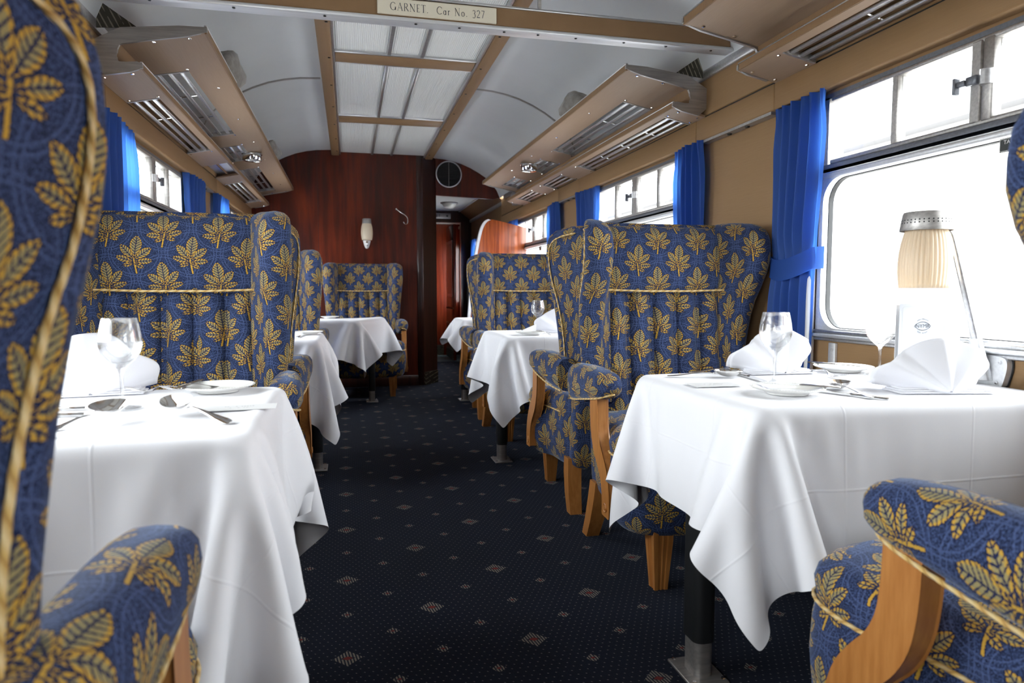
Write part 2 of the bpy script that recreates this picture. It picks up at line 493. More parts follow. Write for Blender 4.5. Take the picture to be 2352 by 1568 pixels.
    def rope(s, path, r, step=0.004, pitch=0.03, n=9):
        P = [Vector(p) for p in path]
        L = [0]
        for a, b_ in zip(P, P[1:]):
            L.append(L[-1] + (b_ - a).length)
        k = max(4, int(L[-1] / step))
        Q = []
        for i in range(k + 1):
            d = L[-1] * i / k
            j = max(q for q in range(len(L) - 1) if L[q] <= d + 1e-9)
            Q.append(P[j].lerp(P[j + 1], (d - L[j]) / max(1e-9, L[j + 1] - L[j])))
        rings = []; us = []
        nrm = None
        for i, p in enumerate(Q):
            t = (Q[min(i + 1, k)] - Q[max(i - 1, 0)]).normalized()
            if nrm is None:
                h = Vector((0, 0, 1)) if abs(t.z) < .9 else Vector((1, 0, 0))
                nrm = h
            nrm = (nrm - t * nrm.dot(t)).normalized(); bn = t.cross(nrm)
            d = L[-1] * i / k
            ring = []
            for q in range(n):
                a = 2 * PI * q / n
                rr = r * (1 + 0.13 * math.cos(3 * (a + 2 * PI * d / (3 * pitch / 1.0) * 1.0)))
                ring.append(p + (nrm * math.cos(a) + bn * math.sin(a)) * rr)
            rings.append(ring)
        o = len(s.v); m = len(rings)
        fs = []; uvs = []
        for j in range(m - 1):
            for i in range(n):
                e = (i + 1) % n
                fs.append((j * n + i, j * n + e, (j + 1) * n + e, (j + 1) * n + i))
                v0, v1 = L[-1] * j / k, L[-1] * (j + 1) / k
                uvs.append([(i / n / 3 * 1.0, v0 * .6), ((i + 1) / n / 3 * 1.0, v0 * .6), ((i + 1) / n / 3 * 1.0, v1 * .6), (i / n / 3 * 1.0, v1 * .6)])
        s.add([p for r_ in rings for p in r_], fs, uvs)
        s.f.append(tuple(o + i for i in range(n))[::-1]); s.uv.append(None)
        s.f.append(tuple(o + (m - 1) * n + i for i in range(n))); s.uv.append(None)
        return s
    def lathe(s, prof, n=32, c=(0, 0, 0), axis='z', cap0=False, cap1=False):
        rings = []
        for r, h in prof:
            ring = []
            for k in range(n):
                a = 2 * PI * k / n
                x, y = r * math.cos(a), r * math.sin(a)
                if axis == 'z':
                    q = (x, y, h)
                elif axis == 'y':
                    q = (x, h, -y)
                else:
                    q = (h, x, y)
                ring.append((q[0] + c[0], q[1] + c[1], q[2] + c[2]))
            rings.append(ring)
        return s.loft(rings, True, cap0, cap1)
    def prism(s, poly, a, b_, axis):
        """2-D polygon pushed along an axis from a to b; polygon axes are the other two in x,y,z order"""
        def P(p, h):
            q = list(p); q.insert({'x': 0, 'y': 1, 'z': 2}[axis], h); return tuple(q)
        n = len(poly)
        vs = [P(p, a) for p in poly] + [P(p, b_) for p in poly]
        fs = [tuple(range(n))[::-1], tuple(range(n, 2 * n))]
        fs += [(i, (i + 1) % n, (i + 1) % n + n, i + n) for i in range(n)]
        return s.add(vs, fs)
    def ring(s, outer, inner, a, b_, axis):
        """flat frame between two polygons with the same number of points"""
        def P(p, h):
            q = list(p); q.insert({'x': 0, 'y': 1, 'z': 2}[axis], h); return tuple(q)
        n = len(outer)
        vs = [P(p, a) for p in outer] + [P(p, a) for p in inner] + [P(p, b_) for p in outer] + [P(p, b_) for p in inner]
        fs = []
        for i in range(n):
            k = (i + 1) % n
            fs += [(i, k, k + n, i + n), (i + 2 * n, i + 3 * n, k + 3 * n, k + 2 * n),
                   (i, i + 2 * n, k + 2 * n, k), (i + n, k + n, k + 3 * n, i + 3 * n)]
        return s.add(vs, fs)
    def grid(s, G, uvscale=1.0):
        G = np.array(G, float); m, n = G.shape[:2]
        du = np.linalg.norm(np.diff(G[m // 2], axis=0), axis=1); U = np.concatenate([[0], np.cumsum(du)])
        dv = np.linalg.norm(np.diff(G[:, n // 2], axis=0), axis=1); V = np.concatenate([[0], np.cumsum(dv)])
        fs, us = [], []
        for j in range(m - 1):
            for i in range(n - 1):
                fs.append((j * n + i, j * n + i + 1, (j + 1) * n + i + 1, (j + 1) * n + i))
                us.append([(U[i], V[j]), (U[i + 1], V[j]), (U[i + 1], V[j + 1]), (U[i], V[j + 1])])
        return s.add(G.reshape(-1, 3), fs, us)
    def mirror_x(s):
        q = MB(); q.v = [(-p[0], p[1], p[2]) for p in s.v]
        q.f = [f[::-1] for f in s.f]
        q.uv = [u[::-1] if u else None for u in s.uv]
        return q
    def moved(s, M):
        s.v = [tuple(M @ Vector(p)) for p in s.v]; return s
    def mesh(s, name, m, smooth=45, uv_off=(0, 0), fix=True):
        me = bpy.data.meshes.new(name)
        me.from_pydata(s.v, [], s.f); me.update()
        if fix:
            bm = bmesh.new(); bm.from_mesh(me)
            bmesh.ops.recalc_face_normals(bm, faces=bm.faces)
            flips = [f.loops[0].vert.index for f in bm.faces]
            bm.to_mesh(me); bm.free(); me.update()
        if smooth:
            me.polygons.foreach_set('use_smooth', [True] * len(me.polygons))
            me.set_sharp_from_angle(angle=math.radians(smooth))
        if m in ('moquette', 'gold_cord', 'linen'):
            l = me.uv_layers.new(name='uv').data
            for p, f, u in zip(me.polygons, s.f, s.uv):
                mp = dict(zip(f, u)) if u else None
                ax = max(range(3), key=lambda k: abs(p.normal[k]))
                for li in p.loop_indices:
                    vi = me.loops[li].vertex_index
                    if mp:
                        q = mp[vi]
                    else:
                        c = me.vertices[vi].co
                        q = (c.y, c.z) if ax == 0 else ((c.x, c.z) if ax == 1 else (c.x, c.y))
                    l[li].uv = (q[0] + uv_off[0], q[1] + uv_off[1])
        me.materials.append(MATS[m])
        return me
    def build(s, name, m, parent=None, smooth=45, kind=None, uv_off=(0, 0), loc=None, fix=True):
        o = bpy.data.objects.new(name, s.mesh(name, m, smooth, uv_off, fix)); COL.objects.link(o)
        if parent is not None:
            o.parent = parent
        if loc:
            o.location = loc
        if kind:
            o['kind'] = kind
        return o

def tag(o, label=None, cat=None, group=None, kind=None):
    if label: o['label'] = label
    if cat: o['category'] = cat
    if group: o['group'] = group
    if kind: o['kind'] = kind
    return o
def thing(name, label, cat, loc=(0, 0, 0), rz=0.0, group=None):
    o = bpy.data.objects.new(name, None); COL.objects.link(o)
    o.empty_display_size = 0.05
    o.location = loc; o.rotation_euler = (0, 0, rz)
    return tag(o, label, cat, group)
def setting(name, label=None):
    o = bpy.data.objects.new(name, None); COL.objects.link(o); o.empty_display_size = 0.05
    o['kind'] = 'structure'
    if label: o['label'] = label
    return o
def struct(o, label=None):
    o['kind'] = 'structure'
    if label: o['label'] = label
    return o
def copy_obj(o, parent):
    c = o.copy(); COL.objects.link(c)
    if parent is not None:
        c.parent = parent
    return c
def dup(root, label, loc, rz, group=None):
    kids = {}
    r = root.copy(); COL.objects.link(r)
    r.location = loc; r.rotation_euler = (0, 0, rz); r['label'] = label
    if group: r['group'] = group
    for ch in list(root.children):
        c = copy_obj(ch, r)
        for g in list(ch.children):
            copy_obj(g, c)
    return r
def letters(q, body, size, M, align='CENTER', spacing=1.0):
    """adds flat type to a collector as plain mesh"""
    c = bpy.data.curves.new('type', 'FONT'); c.body = body; c.size = size
    c.align_x = align; c.align_y = 'CENTER'; c.resolution_u = 2; c.space_character = spacing
    o = bpy.data.objects.new('type', c)
    me = o.to_mesh()
    q.add([M @ v.co for v in me.vertices], [tuple(p.vertices) for p in me.polygons])
    o.to_mesh_clear(); bpy.data.objects.remove(o); bpy.data.curves.remove(c)
    return q
def text(name, body, size, M, m, parent, align='CENTER', spacing=1.0):
    return letters(MB(), body, size, M, align, spacing).build(name, m, parent, smooth=0, fix=False)
def frame_m(origin, ux, uy):
    """matrix whose local x, y run along ux, uy"""
    ux = Vector(ux).normalized(); uy = Vector(uy).normalized(); uz = ux.cross(uy)
    M = Matrix((ux, uy, uz)).transposed().to_4x4(); M.translation = Vector(origin)
    return M
def smooth_path(pts, it=2, closed=False):
    P = [Vector(p) for p in pts]
    for _ in range(it):
        Q = []
        n = len(P)
        rng = range(n) if closed else range(n - 1)
        if not closed: Q.append(P[0])
        for i in rng:
            a, b_ = P[i], P[(i + 1) % n]
            Q += [a * .75 + b_ * .25, a * .25 + b_ * .75]
        if not closed: Q.append(P[-1])
        P = Q
    return P
def rrect(hx, hy, r, n=6, cx=0, cy=0):
    pts = []
    for sx, sy, a0 in ((1, 1, 0), (-1, 1, 90), (-1, -1, 180), (1, -1, 270)):
        for k in range(n + 1):
            a = math.radians(a0 + 90 * k / n)
            pts.append((cx + sx * (hx - r) + r * math.cos(a), cy + sy * (hy - r) + r * math.sin(a)))
    return pts
def lerp_tab(tab, z):
    if z <= tab[0][0]: return tab[0][1:]
    for a, b_ in zip(tab, tab[1:]):
        if z <= b_[0]:
            t = (z - a[0]) / (b_[0] - a[0])
            return tuple(p + (q - p) * t for p, q in zip(a[1:], b_[1:]))
    return tab[-1][1:]
def screws(pts, r, axis, m, parent, name='screws'):
    q = MB()
    for p in pts:
        q.lathe([(r, 0), (r * .85, (-r * .4) if axis == 'z' else r * .4), (0.0001, (-r * .55) if axis == 'z' else r * .55)], 6, p, axis)
    return q.build(name, m, parent, kind='stuff')

# ------------------------------------------------------------------ the coach shell
Y0, YB, YD = -2.6, 7.25, 7.46          # rear end, bulkhead, transom over the corridor mouth
fl = MB().span((LX - 0.1, Y0, -0.06), (RX + 0.1, 9.62, 0.0)).build('floor', 'carpet', smooth=0)
struct(fl, 'dark blue patterned carpet down the coach aisle')
v = MB().span((0.5, 9.62, -0.06), (RX + 0.1, 11.2, -0.002)).build('floor', 'teal_vinyl', smooth=0)
struct(v, 'teal vinyl floor beyond the corridor door')

PROF = [(0, 2.42), (.52, 2.42), (.65, 2.412), (.75, 2.396), (.85, 2.370), (.95, 2.330), (1.04, 2.283), (1.12, 2.232),
        (1.19, 2.168), (1.24, 2.10), (1.275, 2.02)]
full = [(CX - x, z) for x, z in PROF[::-1]] + [(CX + x, z) for x, z in PROF[1:]]
cl = MB().loft([[(x, y, z) for x, z in full] for y in (Y0, 0, 2.5, 5, YD)], closed=False)
cl.loft([[(x, y, z + 0.03) for x, z in full] for y in (Y0, YD)], closed=False)
ceil = struct(cl.build('ceiling', 'ceiling_paint', smooth=60), 'curved pale grey painted ceiling')
for ysm in (-2.2, 0.35, 4.85):                                     # cover strips across the curved panels
    for sgn in (-1, 1):
        pr = [(x, z) for x, z in PROF if x >= .55 or x == .52]
        q = MB().loft([[(CX + sgn * x, ysm - .014, z - .001), (CX + sgn * x, ysm - .008, z - .007), (CX + sgn * x, ysm + .008, z - .007), (CX + sgn * x, ysm + .014, z - .001)] for x, z in pr], closed=True)
        q.build('cover_strip', 'dull_aluminium', ceil)
for x0, x1, a0, a1 in ((-.477, -.400, -.400, -.386), (.466, .543, .452, .466)):
    MB().span((x0, Y0, 2.365), (x1, YB - .005, 2.43), .006).build('rail', 'tan_rail', ceil)
    MB().span((a0, Y0, 2.378), (a1, YB - .005, 2.43), .002).build('edge_strip', 'aluminium', ceil)
    screws([((x0 + x1) / 2 + (.02 if x0 < 0 else -.02), y, 2.364) for y in np.arange(.4, 7.2, .55)], .008, 'z', 'black_metal', ceil, 'slot_screws')
bars = [(-.25, -.06), (1.25, 1.44), (2.75, 2.93), (4.215, 4.40), (5.70, 5.92)]
for a, b_ in bars:
    MB().span((-.386, a + .012, 2.386), (.452, b_ - .012, 2.43), .004).build('crossbar', 'tan_rail', ceil)
    for e in (a, b_):
        MB().span((-.386, e - .008, 2.388), (.452, e + .008, 2.43), .002).build('edge_strip', 'aluminium', ceil)
ends = [Y0] + [k for b_ in bars for k in b_] + [YB]
for k in range(0, len(ends), 2):
    a, b_ = ends[k] + .008, ends[k + 1] - .008
    dm = 'aluminium' if b_ < 6.5 else 'dull_aluminium'
    for xd in (-.074, .12):
        MB().span((xd - .011, a, 2.388), (xd + .011, b_, 2.43), .002).build('divider', dm, ceil)
    for xa, xb in ((-.386, -.085), (-.063, .109), (.131, .452)):
        MB().span((xa, a, 2.402), (xb, b_, 2.408)).build('diffuser_pane', 'ribbed_diffuser', ceil, smooth=0)

# side walls, left and right
def side_wall(name, X, sg, label):
    """sg = +1 for the right-hand wall (outside lies towards +x)"""
    t = 0.06 * sg
    w = struct(MB().span((X, Y0, 0), (X + t, 11.0, 0.835)).build(name, 'tan_wall', smooth=0), label)
    MB().span((X, Y0, 1.70), (X + t, 11.0, 2.06)).build('upper_panel', 'tan_wall', w, smooth=0)
    edges = [Y0] + [k for y in WIN_Y for k in (y - .646, y + .646)] + [11.0]
    for k in range(0, len(edges), 2):
        a, b_ = edges[k], edges[k + 1]
        if a > 6.5 and sg > 0:                      # corridor window beyond the screen, then an opening added for daylight
            MB().span((X, a, .835), (X + t, 8.2, 1.70)).build('pier_panel', 'tan_wall', w, smooth=0)
            MB().span((X, 9.25, .835), (X + t, 9.72, 1.70)).build('pier_panel', 'tan_wall', w, smooth=0)
            MB().span((X, 10.52, .835), (X + t, b_, 1.70)).build('pier_panel', 'tan_wall', w, smooth=0)
        else:
            MB().span((X, a, .835), (X + t, b_, 1.70)).build('pier_panel', 'tan_wall', w, smooth=0)
    # pelmet over the windows, one length per bay, with a dark groove along its top
    cuts = [Y0, -1.93, .39, 2.44, 3.06, 4.80, 5.30, 7.42] if sg > 0 else [Y0, -1.93, .39, 2.44, 3.06, 5.12, 5.42, 7.25]
    for a, b_ in zip(cuts, cuts[1:]):
        MB().span((X - sg * .048, a + .002, 1.712), (X, b_ - .002, 1.815), .004).build('pelmet', 'tan_wall', w)
    pier = [(2.46, 3.02), (4.80, 5.30)]
    for a, b_ in pier:
        MB().span((X - sg * .044, a, 1.700), (X - sg * .004, b_, 1.7115)).build('curtain_rail', 'dull_aluminium', w)
        screws([(X - sg * .025, a + (b_ - a) * k, 1.699) for k in (.35, .6)], .012, 'z', 'black_rubber', w, 'rail_pegs')
    MB().span((X - sg * .038, Y0, 1.8155), (X, 7.4 if sg > 0 else YB, 1.8225)).build('groove', 'black_rubber', w, smooth=0)
    MB().span((X - sg * .046, Y0, 1.8225), (X, 7.4 if sg > 0 else YB, 2.0), .003).build('cove_panel', 'tan_wall', w)
    MB().span((X - sg * .058, Y0, 1.985), (X - sg * .040, YB, 2.028), .003).build('angle_strip', 'aluminium', w)
    return w
wr = side_wall('wall_right', RX, 1, 'tan laminate side wall with windows and a pelmet')
wl = side_wall('wall_left', LX, -1, 'tan laminate side wall behind the left seats')
for yy in (2.105, .99, 3.32, 4.42, 5.64, 6.74):
    MB().span((RX - .012, yy - .018, 0), (RX, yy + .018, .815), .002).build('cover_strip', 'pale_aluminium', wr)
    screws([(RX - .013, yy - .004, z) for z in (.3, .55, .79)], .005, 'x', 'dull_aluminium', wr)
MB().tube([(RX - .022, 2.214, 0.02), (RX - .022, 2.214, 1.62), (RX - .012, 2.214, 1.66)], .016, 10).build('white_post', 'white_plastic', wr)

def window(n, y, X, sg, label):
    w = setting('window_%d' % n, label)
    xi = X - sg * .004
    # lower light: rectangular outer edge, rounded inner corners
    hw, z0, z1 = .642, .862, 1.405
    cy, cz = y, (z0 + z1) / 2
    def poly(hx, hz, r):
        return rrect(hx, hz, r, 7, cy, cz)
    outer = []
    inn = poly(hw - .017, (z1 - z0) / 2 - .004, .085)
    for px, pz in poly(hw + .004, (z1 - z0) / 2 + .03, .012):
        outer.append((px, pz))
    MB().ring(outer, inn, X - sg * .012, X + sg * .06, 'x').build('frame', 'pale_aluminium', w)
    MB().ring(poly(hw - .015, (z1 - z0) / 2 - .002, .087), poly(hw - .0195, (z1 - z0) / 2 - .0065, .0825), X + sg * .012, X + sg * .03, 'x').build('rubber_seal', 'black_rubber', w)
    q = MB()
    q.prism(inn, X + sg * .022, X + sg * .026, 'x').build('pane', 'window_glass', w, smooth=0)
    # stepped sill
    for k, (za, zb, d) in enumerate(((.820, .832, .016), (.834, .846, .030), (.848, .860, .022))):
        MB().span((X - sg * d, y - .66, za), (X + sg * .02, y + .66, zb), .003).build('sill_moulding', 'aluminium' if k != 1 else 'pale_aluminium', w)
    # transom bar between the lower light and the vents
    MB().span((X - sg * .020, y - .644, 1.402), (X + sg * .06, y + .644, 1.420), .004).build('transom_moulding', 'pale_aluminium', w)
    MB().span((X - sg * .012, y - .644, 1.420), (X + sg * .06, y + .644, 1.452), .004).build('transom_bar', 'grey_frame', w)
    # vents
    MB().span((X - sg * .004, y - .644, 1.683), (X + sg * .06, y + .644, 1.702)).build('vent_head', 'grey_frame', w, smooth=0)
    MB().span((X - sg * .010, y - .60, 1.672), (X + sg * .03, y + .60, 1.686), .002).build('vent_rail', 'dull_aluminium', w)
    MB().span((X - sg * .010, y - .60, 1.452), (X + sg * .03, y + .60, 1.466), .002).build('vent_rail', 'dull_aluminium', w)
    for e in (-1, 1):
        MB().span((X - sg * .004, y + e * .618, 1.452), (X + sg * .06, y + e * .645, 1.69)).build('vent_jamb', 'dull_aluminium', w, smooth=0)
        MB().span((X - sg * .008, y + e * .30, 1.462), (X + sg * .03, y + e * .322, 1.676), .002).build('vent_mullion', 'dull_aluminium', w)
        MB().span((X - sg * .014, y + e * .002, 1.460), (X + sg * .022, y + e * .034, 1.678), .003).build('meeting_stile', 'dull_aluminium', w)
        MB().span((X + sg * .024, y + e * .31, 1.464), (X + sg * .028, y + e * .62, 1.674)).build('vent_pane', 'window_glass', w, smooth=0)
        MB().span((X + sg * .008, y + e * .034, 1.464), (X + sg * .012, y + e * .30, 1.674)).build('sliding_pane', 'window_glass', w, smooth=0)
    c = MB()
    c.loft([[(X - sg * (.014 + .022 * math.sin(PI * k / 6)), y - .036 + .036 * k / 6, z) for k in range(7)] + [(X - sg * .012, y, z), (X - sg * .012, y - .036, z)] for z in (1.553, 1.592)], True, True, True)
    ca = c.build('catch', 'aluminium', w)
    k = MB().box((X - sg * .022, y + .018, 1.572), (.016, .034, .024), .002)
    k.box((X - sg * .030, y + .046, 1.570), (.012, .026, .016), .002)
    k.box((X - sg * .034, y + .060, 1.566), (.020, .008, .044), .002)
    k.build('catch_lever', 'grey_frame', ca)
    return w
for i, y in enumerate(WIN_Y):
    window(i + 1, y, RX, 1, 'aluminium framed coach window with sliding top vents, right side')
    window(i + 5, y, LX, -1, 'aluminium framed coach window with sliding top vents, left side')

# corridor window: a plain light beyond the screen
w9 = setting('window_9', 'plain corridor window beyond the wooden screen')
MB().ring(rrect(.525, .43, .01, 5, 8.725, 1.268), rrect(.49, .39, .07, 5, 8.725, 1.268), RX - .01, RX + .06, 'x').build('frame', 'pale_aluminium', w9)
MB().span((RX + .02, 8.23, .87), (RX + .024, 9.22, 1.66)).build('pane', 'window_glass', w9, smooth=0)

w10 = setting('window_10', 'added window letting daylight into the far vestibule')  # glazed opening added to brighten the corridor end and vestibule
MB().span((RX + .02, 9.72, .835), (RX + .024, 10.52, 1.70)).build('pane', 'window_glass', w10, smooth=0)

# bulkhead with an arched top, corridor mouth on the right
apoly = [(LX - .05, 0), (.44, 0), (.44, 2.42)] + [(x, z) for x, z in full[::-1] if x < .44] + [(LX - .05, 2.02)]
wf = struct(MB().prism(apoly, YB, YB + .04, 'y').build('wall_far', 'mahogany', smooth=0), 'glossy mahogany bulkhead at the end of the coach')
MB().span((.375, YB - .006, 0), (.44, YB + .002, 2.415), .002).build('corner_post', 'dark_mahogany', wf)
MB().prism([(.44, YB), (.605, YD), (.605, YD + .05), (.40, YB + .05)], 0, 2.43, 'z').build('angled_panel', 'dark_mahogany', wf, smooth=0)
MB().prism([(.440, YB - .004), (.452, YB - .004), (.612, YD - .006), (.600, YD - .002)], 0.0, .135, 'z').build('kick_plate', 'tread_plate', wf, smooth=0)
arc = [(x, z) for x, z in full if x > .605]
tr = [(.60, 2.03), (1.24, 2.005), (1.285, 2.02)] + arc[::-1] + [(.60, 2.42)]
MB().prism(tr, YD - .02, YD + .02, 'y').build('transom_panel', 'mahogany', wf, smooth=0)
for xs in (-.62, .02):
    MB().span((xs - .002, YB - .0015, 0), (xs + .002, YB + .001, 2.41)).build('panel_joint', 'dark_mahogany', wf, smooth=0)
MB().span((LX, YB - .012, 0), (.375, YB, .11), .002).build('skirting', 'dark_mahogany', wf)
wb = struct(MB().span((LX - .06, Y0 - .05, 0), (RX + .06, Y0, 2.46)).build('wall_back', 'mahogany', smooth=0), 'mahogany end wall behind the viewer')

# corridor beyond
wc = struct(MB().span((.56, YD, 0), (.605, 11.0, 2.2)).build('wall_corridor', 'dark_mahogany', smooth=0), 'dark wood wall of the side corridor')
cc = MB().span((.58, YD + .02, 2.115), (1.20, 9.6, 2.14))
cp = MB().prism([(1.19, 2.116), (RX, 1.99), (RX, 2.02), (1.19, 2.14)], YD + .02, 9.6, 'y').build('cove_panel', 'tan_wall', wr, smooth=0)
ccl = struct(cc.build('ceiling', 'ceiling_paint', smooth=0), 'low white ceiling of the side corridor')
MB().span((1.185, YD + .02, 2.102), (1.205, 9.6, 2.118), .002).build('edge_strip', 'pale_aluminium', ccl)
MB().span((RX - .02, YD + .02, 1.955), (RX, 11.0, 1.995), .002).build('angle_strip', 'dull_aluminium', wr)
d1 = setting('door_1', 'dark wooden corridor door frame with a red door ajar')
MB().span((.605, 9.58, 1.955), (RX, 9.64, 2.115)).build('head_panel', 'dark_mahogany', d1, smooth=0)
MB().span((1.21, 9.55, 0), (RX, 9.64, 1.96)).build('frame', 'dark_mahogany', d1, smooth=0)
lf = MB().span((1.115, 9.64, .01), (1.155, 10.35, 1.94), .003).build('leaf', 'red_mahogany', d1)
MB().span((1.108, 9.72, .92), (1.1155, 10.22, 1.72)).build('window_frame', 'aluminium', lf)
MB().span((1.1065, 9.76, .96), (1.1085, 10.18, 1.68)).build('pane', 'opal_glass', lf)
for z in (.30, .52, .74):
    MB().span((1.108, 9.66, z), (1.1155, 10.33, z + .022)).build('rail_strip', 'tan_rail', lf)
MB().span((1.107, 9.645, .02), (1.1155, 10.345, .15)).build('kick_plate', 'tread_plate', lf)
d2 = setting('door_2', 'red mahogany panel closing the far vestibule')
MB().span((.605, 10.6, 0), (RX, 10.66, 2.3)).build('leaf', 'red_mahogany', d2, smooth=0)
MB().span((.62, 10.585, .0), (1.1, 10.60, .16)).build('kick_plate', 'tread_plate', d2, smooth=0)
MB().span((.58, 9.64, 2.03), (RX, 10.66, 2.05)).build('vestibule_ceiling', 'ceiling_paint', d2, smooth=0)

# ------------------------------------------------------------------ luggage racks
def rack(label, sg, ya, yb, ups, lows, low_gap=None, near_end=True, guard=False, lamp=None):
    X = lambda r: CX + sg * r
    t = thing('luggage_rack', label, 'luggage rack', (0, 0, 0), 0, 'luggage racks above the windows')
    def slab(r0, z0, r1, z1, th, a, b_):
        q = MB()
        q.prism([(X(r0), z0), (X(r1), z1), (X(r1), z1 + th), (X(r0), z0 + th)], a, b_, 'y')
        return q
    zu = lambda r: 2.000 - (r - .89) * .19
    zl = lambda r: 1.846 - (r - 1.122) * .21
    slab(.888, zu(.888), 1.035, zu(1.035), .010, ya, yb).build('shelf_board', 'tan_rack', t, smooth=0)
    e = [ya] + [k for u in ups for k in u] + [yb]
    for k in range(0, len(e), 2):
        if e[k + 1] - e[k] > .02:
            slab(1.035, zu(1.035), 1.195, zu(1.195), .010, e[k], e[k + 1]).build('shelf_panel', 'tan_rack', t, smooth=0)
    segs = [(ya, yb)] if not low_gap else [(ya, low_gap[0]), (low_gap[1], yb)]
    for a, b_ in segs:
        slab(1.120, zl(1.120), 1.152, zl(1.152), .010, a, b_).build('lower_board', 'tan_rack', t, smooth=0)
        ee = [a] + [k for u in lows if a <= u[0] < b_ for k in u] + [b_]
        for k in range(0, len(ee), 2):
            slab(1.152, zl(1.152), 1.282, zl(1.282), .010, ee[k], ee[k + 1]).build('lower_panel', 'tan_rack', t, smooth=0)
        MB().span((X(1.116), a, 1.848), (X(1.122), b_, 1.872)).build('front_lip', 'tan_rail', t, smooth=0)
        MB().span((X(1.115), a, 1.871), (X(1.124), b_, 1.876), .001).build('edge_strip', 'aluminium', t)
    if low_gap:
        slab(1.15, 1.866, 1.28, 1.85, .004, low_gap[0] - .05, low_gap[1] + .06).build('bracket_plate', 'aluminium', t, smooth=0)
        MB().span((X(1.116), low_gap[0], 1.848), (X(1.130), low_gap[1], 1.872)).build('front_lip', 'tan_rail', t, smooth=0)
    MB().span((X(.882), ya, 1.998), (X(.889), yb, 2.026)).build('front_lip', 'tan_rail', t, smooth=0)
    MB().span((X(.880), ya, 2.025), (X(.891), yb, 2.031), .001).build('edge_strip', 'aluminium', t)
    MB().prism([(X(1.196), 1.945), (X(1.206), 1.845), (X(1.212), 1.845), (X(1.202), 1.945)], ya, yb, 'y').build('riser', 'tan_rail', t, smooth=0)
    # end plates: stepped aluminium pressing
    pl = smooth_path([(.879, 2.032, 0), (.879, 1.996, 0), (1.175, 1.940, 0), (1.196, 1.930, 0), (1.204, 1.878, 0), (1.19, 1.868, 0),
                      (1.114, 1.877, 0), (1.113, 1.842, 0), (1.288, 1.808, 0), (1.288, 1.985, 0)], 1, True)
    poly = [(X(p.x), p.y) for p in pl]
    for yy, on in ((ya, near_end), (yb, True)):
        if on:
            MB().prism(poly, yy - .006, yy + .006, 'y').build('end_plate', 'dull_aluminium', t, smooth=0)
            screws([(X(r), yy + .03 * (1 if yy == ya else -1), zu(r) - .001) for r in (.95, 1.08)] + [(X(r), yy + .03 * (1 if yy == ya else -1), zl(r) - .001) for r in (1.16, 1.26)], .008, 'z', 'chrome', t)
    for lst, r0, r1, z in ((ups, 1.045, 1.190, zu), (lows, 1.160, 1.276, zl)):
        for a, b_ in lst:
            for k in range(3):
                r = r0 + (r1 - r0) * (k + .5) / 3
                MB().box((X(r), (a + b_) / 2, z(r) + .008), (.020, b_ - a, .009), .002).build('grille_bar', 'aluminium', t)
            nb = max(1, int((b_ - a) / .42))
            for q in range(1, nb + 1):
                yy = a + (b_ - a) * q / (nb + 1)
                r = (r0 + r1) / 2
                MB().tube([(X(r0 + .02), yy, z(r0 + .02) + .015), (X(r1 - .02), yy, z(r1 - .02) + .015)], .005, 6).build('grille_rod', 'chrome', t)
            for yy in (a, b_):
                MB().prism([(X(r0 - .012), z(r0 - .012) - .002), (X(r1), z(r1) - .002), (X(r1), z(r1) + .022), (X(r0 - .012), z(r0 - .012) + .02)], yy - .006, yy + .006, 'y').build('grille_end', 'dull_aluminium', t, smooth=0)
            screws([(X(r), yy + d, z(r) - .001) for yy, d in ((a, -.03), (b_, .03)) for r in (r0 - .01, r1 - .01)], .007, 'z', 'chrome', t)
    mids = np.arange(ya + .7, yb - .2, .62)
    screws([(X(.96), y, zu(.96) - .001) for y in mids], .007, 'z', 'chrome', t)
    if guard:
        MB().prism([(X(1.13), 2.006), (X(1.275), 2.105), (X(1.32), 1.990)], ya + .01, ya + .014, 'y').build('end_guard', 'tread_plate', t, smooth=0)
    if lamp:
        z = zu(1.0)
        q = MB().lathe([(.070, .0), (.070, -.006), (.064, -.008), (.064, -.046), (.060, -.05), (.052, -.048), (.050, -.020), (.0005, -.018)], 32, (X(1.015), lamp, z - .004))
        lp = q.build('reading_light', 'chrome', t)
        MB().lathe([(.049, -.036), (.030, -.041), (.0005, -.043)], 24, (X(1.015), lamp, z - .004)).build('lens', 'opal_glass', lp)
    return t
rack('long tan luggage rack over the right windows, beyond the nameplate beam', 1, 2.975, 6.40,
     [(3.37, 4.62), (4.96, 5.37), (5.78, 6.20)], [(3.12, 4.45), (4.82, 5.31), (5.63, 6.12)], guard=True, lamp=5.19)
rack('tan luggage rack over the left windows', -1, 2.945, 7.23,
     [(3.36, 4.60), (4.94, 5.44), (5.80, 7.00)], [(3.33, 4.46), (5.70, 6.82)], low_gap=(4.90, 5.38), guard=True, lamp=5.25)
rack('short tan luggage rack over the TABLE sign window, on the near side of the beam', 1, 0.30, 2.43,
     [(.62, 1.93)], [(.80, 2.19)])

